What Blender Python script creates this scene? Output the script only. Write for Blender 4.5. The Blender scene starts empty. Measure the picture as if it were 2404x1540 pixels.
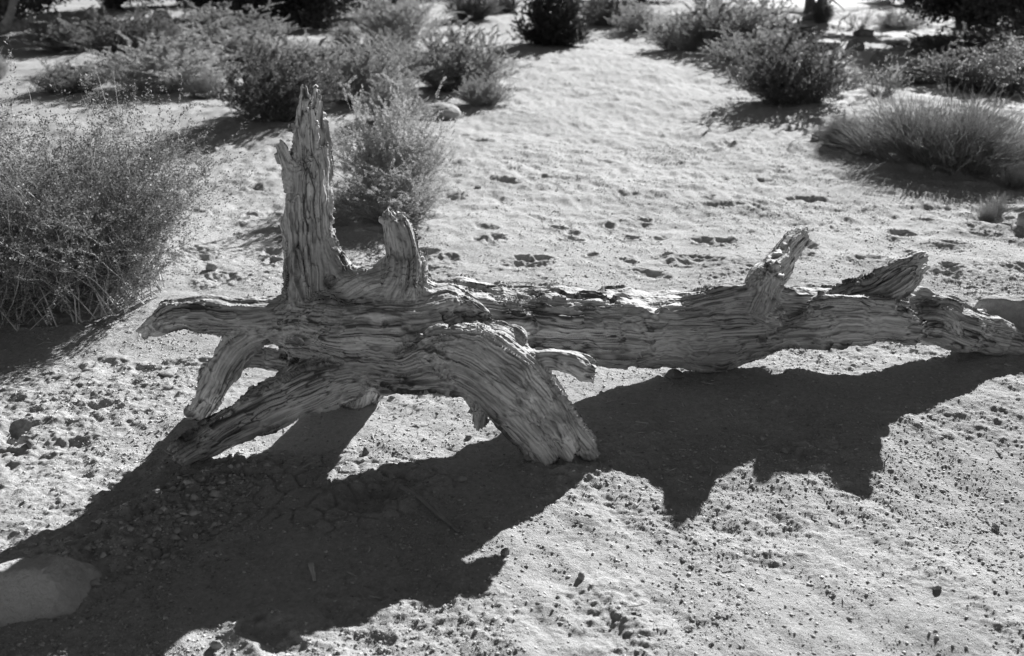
import bpy, math, random
import numpy as np
import openvdb
from mathutils import Vector

SC = bpy.context.scene
COL = SC.collection
R = math.radians

# ------------------------------------------------------------------ camera
CAM_H, PITCH, LENS = 1.6, 22.0, 35.0
cd = bpy.data.cameras.new('camera')
cam = bpy.data.objects.new('camera', cd)
COL.objects.link(cam)
cam.location = (0, 0, CAM_H)
cam.rotation_euler = (R(90 - PITCH), 0, 0)
cd.lens = LENS
cd.sensor_width = 36
cd.clip_start = 0.05
cd.clip_end = 2000
cd.dof.use_dof = True
cd.dof.focus_distance = 3.4
cd.dof.aperture_fstop = 3.2
SC.camera = cam

# ------------------------------------------------------------------ sky, sun, exposure (a black and white picture: neutral light)
SUN_AZ, SUN_EL = 26.5, 25.0
w = bpy.data.worlds.new('World')
SC.world = w
w.use_nodes = True
nt = w.node_tree
bg = nt.nodes['Background']
sky = nt.nodes.new('ShaderNodeTexSky')
sky.sky_type = 'NISHITA'
sky.sun_disc = False
sky.sun_elevation = R(SUN_EL)
sky.sun_rotation = R(SUN_AZ)
sky.altitude = 1600
sky.air_density = 0.8
sky.dust_density = 0.3
sep = nt.nodes.new('ShaderNodeSeparateColor')      # red filter of the monochrome picture
nt.links.new(sky.outputs[0], sep.inputs[0])
nt.links.new(sep.outputs[0], bg.inputs[0])
bg.inputs[1].default_value = 0.05
sl = bpy.data.lights.new('sun', 'SUN')
sl.energy = 5.0
sl.angle = R(0.5)
sl.color = (1, 1, 1)
sun = bpy.data.objects.new('sun', sl)
COL.objects.link(sun)
sdir = Vector((math.sin(R(SUN_AZ)) * math.cos(R(SUN_EL)), math.cos(R(SUN_AZ)) * math.cos(R(SUN_EL)), math.sin(R(SUN_EL))))
sun.rotation_euler = sdir.to_track_quat('Z', 'Y').to_euler()
sun.location = (3, 8, 6)
vs = SC.view_settings
vs.view_transform = 'Standard'
vs.look = 'None'
vs.gamma = 1
vs.exposure = 1.0
SC.cycles.max_bounces = 6

# ------------------------------------------------------------------ helpers
FPX = 2403 * LENS / 36.0
CP, SP = math.cos(R(PITCH)), math.sin(R(PITCH))


def at(px, py, Y):
    """point of the place at forward distance Y (metres) seen in direction px, py of a 2403 x 1540 view"""
    dx, du = (px - 1201.5) / FPX, (770 - py) / FPX
    d = np.array([dx, CP + du * SP, -SP + du * CP])
    return d * (Y / d[1]) + np.array([0, 0, CAM_H])


def on_ground(px, py, z=0.0):
    dx, du = (px - 1201.5) / FPX, (770 - py) / FPX
    d = np.array([dx, CP + du * SP, -SP + du * CP])
    return d * ((z - CAM_H) / d[2]) + np.array([0, 0, CAM_H])


def fwd(p):
    return p[1] * CP + (CAM_H - p[2]) * SP


def _hash(ix, iy, iz, seed):
    h = (ix.astype(np.uint32) * np.uint32(374761393)) ^ (iy.astype(np.uint32) * np.uint32(668265263)) ^ (iz.astype(np.uint32) * np.uint32(2147483647)) ^ np.uint32((seed * 1274126177) & 0xFFFFFFFF)
    h = (h ^ (h >> np.uint32(13))) * np.uint32(1274126177)
    h = (h ^ (h >> np.uint32(16))) * np.uint32(2246822519)
    return h ^ (h >> np.uint32(15))


_G = np.array([[1, 1, 0], [-1, 1, 0], [1, -1, 0], [-1, -1, 0], [1, 0, 1], [-1, 0, 1], [1, 0, -1], [-1, 0, -1],
               [0, 1, 1], [0, -1, 1], [0, 1, -1], [0, -1, -1], [1, 1, 0], [-1, 1, 0], [0, -1, 1], [0, -1, -1]], np.float32)


def perlin(x, y, z, seed=0):
    x = np.asarray(x, np.float32); y = np.asarray(y, np.float32); z = np.asarray(z, np.float32)
    x, y, z = np.broadcast_arrays(x, y, z)
    fx, fy, fz = np.floor(x), np.floor(y), np.floor(z)
    ix, iy, iz = fx.astype(np.int32), fy.astype(np.int32), fz.astype(np.int32)
    x, y, z = x - fx, y - fy, z - fz
    u, v, ww = [t * t * t * (t * (t * 6 - 15) + 10) for t in (x, y, z)]

    def g(a, b, c):
        k = _hash(ix + a, iy + b, iz + c, seed) & np.uint32(15)
        gg = _G[k]
        return gg[..., 0] * (x - a) + gg[..., 1] * (y - b) + gg[..., 2] * (z - c)
    n00 = g(0, 0, 0); n00 += u * (g(1, 0, 0) - n00)
    n10 = g(0, 1, 0); n10 += u * (g(1, 1, 0) - n10)
    n01 = g(0, 0, 1); n01 += u * (g(1, 0, 1) - n01)
    n11 = g(0, 1, 1); n11 += u * (g(1, 1, 1) - n11)
    n00 += v * (n10 - n00); n01 += v * (n11 - n01)
    return n00 + ww * (n01 - n00)


def fbm(x, y, z, oct=4, seed=0, gain=0.5):
    s = 0; a = 1.0; f = 1.0
    for o in range(oct):
        s = s + a * perlin(x * f, y * f, z * f, seed + o * 17)
        a *= gain; f *= 2.03
    return s


def sstep(a, b, x):
    t = np.clip((x - a) / (b - a), 0, 1)
    return t * t * (3 - 2 * t)


def mesh_np(name, verts, faces, material=None, smooth=False):
    """one mesh from numpy arrays; faces is (n, k)"""
    m = bpy.data.meshes.new(name)
    verts = np.ascontiguousarray(verts, np.float32); faces = np.ascontiguousarray(faces, np.int32)
    nf, k = faces.shape
    m.vertices.add(len(verts)); m.vertices.foreach_set('co', verts.ravel())
    m.loops.add(nf * k); m.loops.foreach_set('vertex_index', faces.ravel())
    m.polygons.add(nf)
    m.polygons.foreach_set('loop_start', np.arange(0, nf * k, k, dtype=np.int32))
    m.update(calc_edges=True)
    if smooth:
        m.polygons.foreach_set('use_smooth', np.ones(nf, bool))
    if material:
        m.materials.append(material)
    return m


def link(name, mesh, parent=None, loc=None):
    o = bpy.data.objects.new(name, mesh)
    COL.objects.link(o)
    if parent is not None:
        o.parent = parent
    if loc is not None:
        o.location = loc
    return o


def thing(name, label, cat, loc=(0, 0, 0), rz=0, group=None):
    o = bpy.data.objects.new(name, None)
    o.empty_display_size = 0.1
    COL.objects.link(o)
    o.location = loc
    o.rotation_euler = (0, 0, rz)
    return tag(o, label, cat, group)


def tag(o, label, cat, group=None):
    o['label'] = label
    o['category'] = cat
    o['kind'] = 'thing'
    if group:
        o['group'] = group
    return o


def attr_float(m, name, vals):
    a = m.attributes.new(name, 'FLOAT', 'POINT')
    a.data.foreach_set('value', np.ascontiguousarray(vals, np.float32))


# ------------------------------------------------------------------ materials (all grey: the picture is black and white)
def mat_new(name):
    m = bpy.data.materials.new(name)
    m.use_nodes = True
    n = m.node_tree.nodes
    b = n['Principled BSDF']
    b.inputs['Roughness'].default_value = 0.85
    b.inputs['Specular IOR Level'].default_value = 0.2
    return m, n, m.node_tree.links, b


def noise_node(n, l, scale, detail=4, coord='Object', rough=0.6):
    tc = n.new('ShaderNodeTexCoord'); t = n.new('ShaderNodeTexNoise')
    t.inputs['Scale'].default_value = scale; t.inputs['Detail'].default_value = detail
    t.inputs['Roughness'].default_value = rough
    l.new(tc.outputs[coord], t.inputs['Vector'])
    return t


def ramp(n, l, src, stops):
    r = n.new('ShaderNodeValToRGB')
    e = r.color_ramp.elements
    while len(e) < len(stops):
        e.new(0.5)
    for q, (p, v) in zip(e, stops):
        q.position = p; q.color = (v, v, v, 1)
    l.new(src, r.inputs[0])
    return r


def mat_ground():
    m, n, l, b = mat_new('sand')
    t1 = noise_node(n, l, 1.3, 6)
    t2 = noise_node(n, l, 60, 5, rough=0.75)
    r1 = ramp(n, l, t1.outputs[0], [(0.3, 0.40), (0.7, 0.52)])
    r2 = ramp(n, l, t2.outputs[0], [(0.3, 0.72), (0.7, 1.18)])
    mx = n.new('ShaderNodeMix'); mx.data_type = 'RGBA'; mx.blend_type = 'MULTIPLY'
    mx.inputs[0].default_value = 1
    l.new(r1.outputs[0], mx.inputs[6]); l.new(r2.outputs[0], mx.inputs[7])
    pa = n.new('ShaderNodeAttribute'); pa.attribute_name = 'pale'
    m2 = n.new('ShaderNodeMix'); m2.data_type = 'RGBA'
    l.new(pa.outputs['Fac'], m2.inputs[0]); l.new(mx.outputs[2], m2.inputs[6]); m2.inputs[7].default_value = (0.72, 0.72, 0.72, 1)
    l.new(m2.outputs[2], b.inputs['Base Color'])
    b.inputs['Roughness'].default_value = 0.95
    tb = noise_node(n, l, 110, 4, rough=0.8)
    bp = n.new('ShaderNodeBump'); bp.inputs['Strength'].default_value = 0.9; bp.inputs['Distance'].default_value = 0.008
    l.new(tb.outputs[0], bp.inputs['Height']); l.new(bp.outputs[0], b.inputs['Normal'])
    return m


def mat_wood():
    m, n, l, b = mat_new('weathered_wood')
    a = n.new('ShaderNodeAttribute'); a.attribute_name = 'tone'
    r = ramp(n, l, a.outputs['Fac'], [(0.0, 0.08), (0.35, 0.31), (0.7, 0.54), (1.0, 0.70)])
    t2 = noise_node(n, l, 4.0, 5)
    r2 = ramp(n, l, t2.outputs[0], [(0.3, 0.8), (0.7, 1.12)])
    mx = n.new('ShaderNodeMix'); mx.data_type = 'RGBA'; mx.blend_type = 'MULTIPLY'; mx.inputs[0].default_value = 1
    l.new(r.outputs[0], mx.inputs[6]); l.new(r2.outputs[0], mx.inputs[7])
    l.new(mx.outputs[2], b.inputs['Base Color'])
    b.inputs['Roughness'].default_value = 0.7
    return m


def mat_stone(name, lo, hi, scale=6):
    m, n, l, b = mat_new(name)
    t = noise_node(n, l, scale, 7, rough=0.65)
    t2 = noise_node(n, l, scale * 11, 5, rough=0.8)
    ad = n.new('ShaderNodeMath'); ad.operation = 'MULTIPLY_ADD'; ad.inputs[1].default_value = 0.5
    l.new(t2.outputs[0], ad.inputs[0]); l.new(t.outputs[0], ad.inputs[2])
    r = ramp(n, l, ad.outputs[0], [(0.5, lo * 0.75), (0.72, (lo + hi) / 2), (1.0, hi * 1.15)])
    l.new(r.outputs[0], b.inputs['Base Color'])
    tb = noise_node(n, l, scale * 7, 6, rough=0.75)
    bp = n.new('ShaderNodeBump'); bp.inputs['Strength'].default_value = 0.9; bp.inputs['Distance'].default_value = 0.015
    l.new(tb.outputs[0], bp.inputs['Height']); l.new(bp.outputs[0], b.inputs['Normal'])
    return m


def mat_leaf(name, lo, hi, trans=0.3):
    m, n, l, b = mat_new(name)
    oi = n.new('ShaderNodeObjectInfo')
    g = n.new('ShaderNodeNewGeometry')
    r = ramp(n, l, g.outputs['Random Per Island'], [(0.0, lo), (1.0, hi)])
    l.new(r.outputs[0], b.inputs['Base Color'])
    b.inputs['Roughness'].default_value = 0.55
    b.inputs['Specular IOR Level'].default_value = 0.4
    tr = n.new('ShaderNodeBsdfTranslucent')
    l.new(r.outputs[0], tr.inputs[0])
    mx = n.new('ShaderNodeMixShader'); mx.inputs[0].default_value = trans
    l.new(b.outputs[0], mx.inputs[1]); l.new(tr.outputs[0], mx.inputs[2])
    l.new(mx.outputs[0], n['Material Output'].inputs[0])
    return m


def mat_plain(name, lo, hi, scale=15):
    m, n, l, b = mat_new(name)
    t = noise_node(n, l, scale, 4)
    r = ramp(n, l, t.outputs[0], [(0.3, lo), (0.7, hi)])
    l.new(r.outputs[0], b.inputs['Base Color'])
    return m


M_GROUND = mat_ground()
M_WOOD = mat_wood()
M_STONE = mat_stone('pale_sandstone', 0.34, 0.5)
M_STONE_L = mat_stone('light_sandstone', 0.5, 0.68)
M_STONE_D = mat_stone('grey_sandstone', 0.2, 0.3)
M_ROCKW = mat_stone('white_slickrock', 0.5, 0.62, 1.5)
M_GRAVEL = mat_leaf('pebble_stone', 0.24, 0.62, 0.0)
M_TWIG = mat_plain('dry_twig', 0.2, 0.36)
M_TWIG_L = mat_plain('bleached_twig', 0.4, 0.6)
M_BARK = mat_plain('juniper_bark', 0.09, 0.2, 8)
M_LEAF_SAGE = mat_leaf('sage_leaf', 0.24, 0.48, 0.4)
M_LEAF_GREY = mat_leaf('pale_leaf', 0.32, 0.6, 0.4)
M_LEAF_DARK = mat_leaf('dark_leaf', 0.10, 0.24, 0.35)
M_LEAF_NEAR = mat_leaf('grey_leaf', 0.12, 0.29, 0.35)
M_LEAF_JUN = mat_leaf('juniper_leaf', 0.035, 0.09, 0.2)
M_GRASS = mat_leaf('dry_grass', 0.3, 0.55, 0.4)
M_STEM = mat_leaf('green_stem', 0.28, 0.6, 0.35)

# ------------------------------------------------------------------ ground
rng = np.random.default_rng(7)


def macro(x, y):
    """large shape of the ground, shared by everything that stands on it"""
    x = np.asarray(x, np.float32); y = np.asarray(y, np.float32)
    far = sstep(4.5, 9, y)
    h = 0.10 * far * perlin(x * 0.35 + 3.1, y * 0.28 + 1.7, 0.0 * x, 5)
    h = h + 0.04 * perlin(x * 0.9 + 7.7, y * 0.9 + 2.2, 0.0 * x, 9) * sstep(0.5, 2.5, np.hypot(x - 0.3, y - 3.1))
    h = h + 0.14 * np.exp(-(((x + 2.5) / 0.7) ** 2 + ((y - 5.0) / 0.7) ** 2))       # mound under the left shrub
    h = h - 0.06 * (1 - sstep(2.5, 3.35, y)) * sstep(-0.2, 0.8, x)
    h = h + 1.5 * sstep(45, 140, np.hypot(x, y)) + 6.0 * sstep(120, 400, np.hypot(x, y)) * (0.6 + perlin(x * 0.01, y * 0.01, 0 * x, 21))
    return h


def knots(a, b, step, lo, hi, grow, cap):
    mid = np.arange(a, b, step)
    up = [b]; s = step
    while up[-1] < hi:
        s = min(s * grow, cap); up.append(up[-1] + s)
        cap = cap * (1.0 if up[-1] < 40 else 1.1)
    dn = [a]; s = step; cap2 = 0.5
    while dn[-1] > lo:
        s = s * 1.03; dn.append(dn[-1] - s)
    return np.array(dn[:0:-1] + list(mid) + up)


gx = knots(-2.3, 3.0, 0.006, -500, 500, 1.022, 1e9)
gy = knots(1.65, 5.0, 0.005, -300, 600, 1.0075, 1e9)
GX, GY = np.meshgrid(gx, gy)
H0 = macro(GX, GY).astype(np.float32)


def build_detail():
    h = np.zeros_like(H0)
    d = np.hypot(GX, GY)
    near = 1 - sstep(9, 16, GY)
    mask = (GY > 1.2) & (GY < 24) & (np.abs(GX) < 14)
    jj = np.where(mask.any(1))[0]; ii = np.where(mask.any(0))[0]
    sl = (slice(jj[0], jj[-1] + 1), slice(ii[0], ii[-1] + 1))
    x, y = GX[sl], GY[sl]
    z = 0 * x
    nr = near[sl]
    # trodden sand: soft lumps, then grit that comes and goes in patches
    lump = 0.015 * fbm(x * 2.6, y * 2.6, z, 3, 31)
    patch = sstep(-0.15, 0.35, fbm(x * 1.1 + 9, y * 1.1, z, 3, 41))
    mid = 0.007 * fbm(x * 9, y * 9, z, 3, 51) * (0.4 + 0.9 * patch)
    c = perlin(x * 48, y * 48, z, 61) * 0.6 + 0.5 * perlin(x * 92, y * 92, z, 62)
    c2 = fbm(x * 16, y * 16, z, 3, 63, 0.7)
    grit = (0.011 * np.maximum(c - 0.02, 0) + 0.005 * c2) * (0.3 + 1.0 * patch) * (1 - 0.7 * sstep(4.0, 6.5, y))
    p1 = x * 0.5 - y * 0.87; q1 = x * 0.87 + y * 0.5
    grit = grit + 0.007 * fbm(p1 * 2.2, q1 * 7.5, z, 3, 66) * (1 - sstep(2.9, 3.6, y))      # shallow raked furrows close by
    # slanting streaks on the right of the path
    q = x * 0.55 + y * 0.83
    p = x * 0.83 - y * 0.55
    right = sstep(1.2, 2.6, x - 0.12 * y) * sstep(4.2, 5.5, y)
    streak = 0.075 * right * np.maximum(perlin(p * 1.6, q * 5.0, z, 71), -0.1)
    drum = (0.012 * fbm(x * 4.2, y * 3.0, z, 3, 84, 0.65) + 0.012 * np.minimum(fbm(x * 8.5, y * 5.5, z, 2, 86, 0.7), 0.1)) * sstep(4, 6.5, y) + 0.03 * (sstep(-0.1, 0.5, perlin(x * 0.5, y * 0.4, z, 81))) * perlin(x * 3.2, y * 2.2, z, 83) * sstep(5, 8, y)
    h[sl] = (lump + mid + grit) * (0.35 + 0.65 * nr) + streak + drum
    # cracked dry mud in front of the roots
    mx_, my_ = -0.62, 2.66
    js = slice(np.searchsorted(gy, my_ - 0.33), np.searchsorted(gy, my_ + 0.33)); is_ = slice(np.searchsorted(gx, mx_ - 0.55), np.searchsorted(gx, mx_ + 0.6))
    x, y = GX[js, is_], GY[js, is_]
    pts = rng.uniform((mx_ - 0.6, my_ - 0.4), (mx_ + 0.65, my_ + 0.4), (230, 2))
    wx = x + 0.02 * perlin(x * 14, y * 14, 0 * x, 3); wy = y + 0.02 * perlin(x * 14, y * 14, 0 * x + 5, 4)
    f1 = np.full(x.shape, 9.0); f2 = np.full(x.shape, 9.0)
    for a, b in pts:
        dd = np.hypot(wx - a, wy - b)
        f2 = np.minimum(f2, np.maximum(f1, dd)); f1 = np.minimum(f1, dd)
    e = f2 - f1
    k = 1 - sstep(0.6, 1.0, np.hypot((x - mx_) / 0.5, (y - my_) / 0.3) + 0.25 * perlin(x * 5, y * 5, 0 * x, 8))
    h[js, is_] = h[js, is_] * (1 - 0.75 * k) + k * (0.005 - 0.008 * (1 - sstep(0.0, 0.011, e)))

    def dent(cx, cy, rx, ry, ang, dep, rim=0.35):
        m = 2.2 * max(rx, ry)
        js = slice(np.searchsorted(gy, cy - m), np.searchsorted(gy, cy + m)); is_ = slice(np.searchsorted(gx, cx - m), np.searchsorted(gx, cx + m))
        x, y = GX[js, is_] - cx, GY[js, is_] - cy
        if x.size == 0:
            return
        u = (x * math.cos(ang) + y * math.sin(ang)) / rx; v = (-x * math.sin(ang) + y * math.cos(ang)) / ry
        r = np.hypot(u, v) + 0.5 * perlin(x * 17 + cx * 31, y * 17 + cy * 17, 0 * x, 6) + 0.35 * perlin(x * 42 + cx * 31, y * 42, 0 * x, 7)
        h[js, is_] += dep * (-np.exp(-(np.maximum(r, 0) / 0.8) ** 2.5) + rim * np.exp(-((r - 1.3) / 0.4) ** 2))
    # footprints and scuffs seen on the path and beside the log
    for px, py, s in [(600, 440, 1), (550, 452, .8), (585, 505, .7), (590, 522, .7), (640, 588, 1), (640, 608, .8), (520, 355, .8), (1310, 535, 1), (1345, 548, .9),
                      (1345, 565, .8), (1230, 612, .9), (1270, 612, .9), (1150, 575, .9), (1480, 555, 1), (1510, 510, .8), (1430, 523, .8), (1655, 565, 1.4), (1120, 350, .8),
                      (420, 855, 1.3), (310, 890, 1), (200, 970, 1.1), (195, 1110, .9), (300, 1140, 1.2), (30, 1015, 1.7), (20, 945, 1.1), (190, 865, 1.1), (250, 960, 1.0),
                      (640, 1490, 1.2), (880, 1160, 2.0), (1300, 780, .8), (950, 620, .8), (1390, 600, .7), (1560, 600, .7), (2130, 600, .7), (2230, 640, 1.2)]:
        g = on_ground(px, py)
        r0 = 0.055 * s
        dent(g[0], g[1], r0 * rng.uniform(0.9, 1.4), r0 * rng.uniform(0.6, 0.9), rng.uniform(0, 3.1), (0.016 + 0.006 * s) * (0.6 if px < 450 else 1))
    n = 0
    while n < 650:
        cy = 2.9 + 16 * rng.random() ** 1.3; cx = rng.uniform(-0.62, 0.72) * (cy + 0.6)
        if -1.4 < cx < 2.2 and 2.7 < cy < 3.8:
            continue
        s = rng.uniform(0.4, 1.1) * (1 + 0.06 * cy)
        dent(cx, cy, 0.06 * s * rng.uniform(0.9, 1.7), 0.045 * s, rng.uniform(0, 3.1), 0.009 + 0.014 * rng.random() * s)
        n += 1
    for px, py, a in [(1330, 1085, .016), (420, 1085, .014), (445, 992, .014), (2330, 835, .016), (1690, 852, .012), (840, 940, .014)]:
        g = on_ground(px, py)
        h += a * np.exp(-((GX - g[0]) ** 2 + (GY - g[1]) ** 2) / 0.09 ** 2) * (1 + 0.6 * perlin(GX * 25, GY * 25, 0 * GX, 79))
    # low earth rise running from the front roots to the lower left
    a, b = on_ground(560, 1110)[:2], on_ground(90, 1350)[:2]
    js = slice(np.searchsorted(gy, 1.9), np.searchsorted(gy, 3.1)); is_ = slice(np.searchsorted(gx, -1.6), np.searchsorted(gx, -0.3))
    x, y = GX[js, is_], GY[js, is_]
    t = np.clip(((x - a[0]) * (b[0] - a[0]) + (y - a[1]) * (b[1] - a[1])) / ((b - a) ** 2).sum(), 0, 1)
    dd = np.hypot(x - a[0] - t * (b[0] - a[0]), y - a[1] - t * (b[1] - a[1]))
    h[js, is_] += np.exp(-(dd / 0.11) ** 2) * (0.022 + 0.02 * perlin(x * 18, y * 18, 0 * x, 77) + 0.012 * perlin(x * 42, y * 42, 0 * x, 78))
    return h


HD = build_detail()
HT = H0 + HD


def ground_z(x, y):
    j = np.clip(np.searchsorted(gy, y), 1, len(gy) - 1); i = np.clip(np.searchsorted(gx, x), 1, len(gx) - 1)
    return HT[j, i]


def make_ground():
    ny, nx = GX.shape
    v = np.stack([GX, GY, HT], -1).reshape(-1, 3)
    idx = np.arange(nx * ny, dtype=np.int32).reshape(ny, nx)
    f = np.stack([idx[:-1, :-1], idx[:-1, 1:], idx[1:, 1:], idx[1:, :-1]], -1).reshape(-1, 4)
    m = mesh_np('ground', v, f, M_GROUND, True)
    x, y = v[:, 0], v[:, 1]
    # pale blown sand in the wash on the right and along the walked path
    wash = sstep(0.27, 0.36, x / np.maximum(y, 1) + 0.008 * (y - 9)) * sstep(8.2, 9.2, y) * (1 - sstep(30, 40, y))
    path = 0.1 * np.exp(-((x - 0.13 * y) / (0.12 * np.maximum(y, 1) + 0.3)) ** 2) * sstep(3.6, 5.5, y)
    attr_float(m, 'pale', np.clip((wash * 0.9 + path) * (0.8 + 0.6 * perlin(x * 0.7, y * 0.7, 0 * x, 91)), 0, 1) * (y > 0))
    o = link('ground', m)
    o['kind'] = 'structure'


make_ground()

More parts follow.
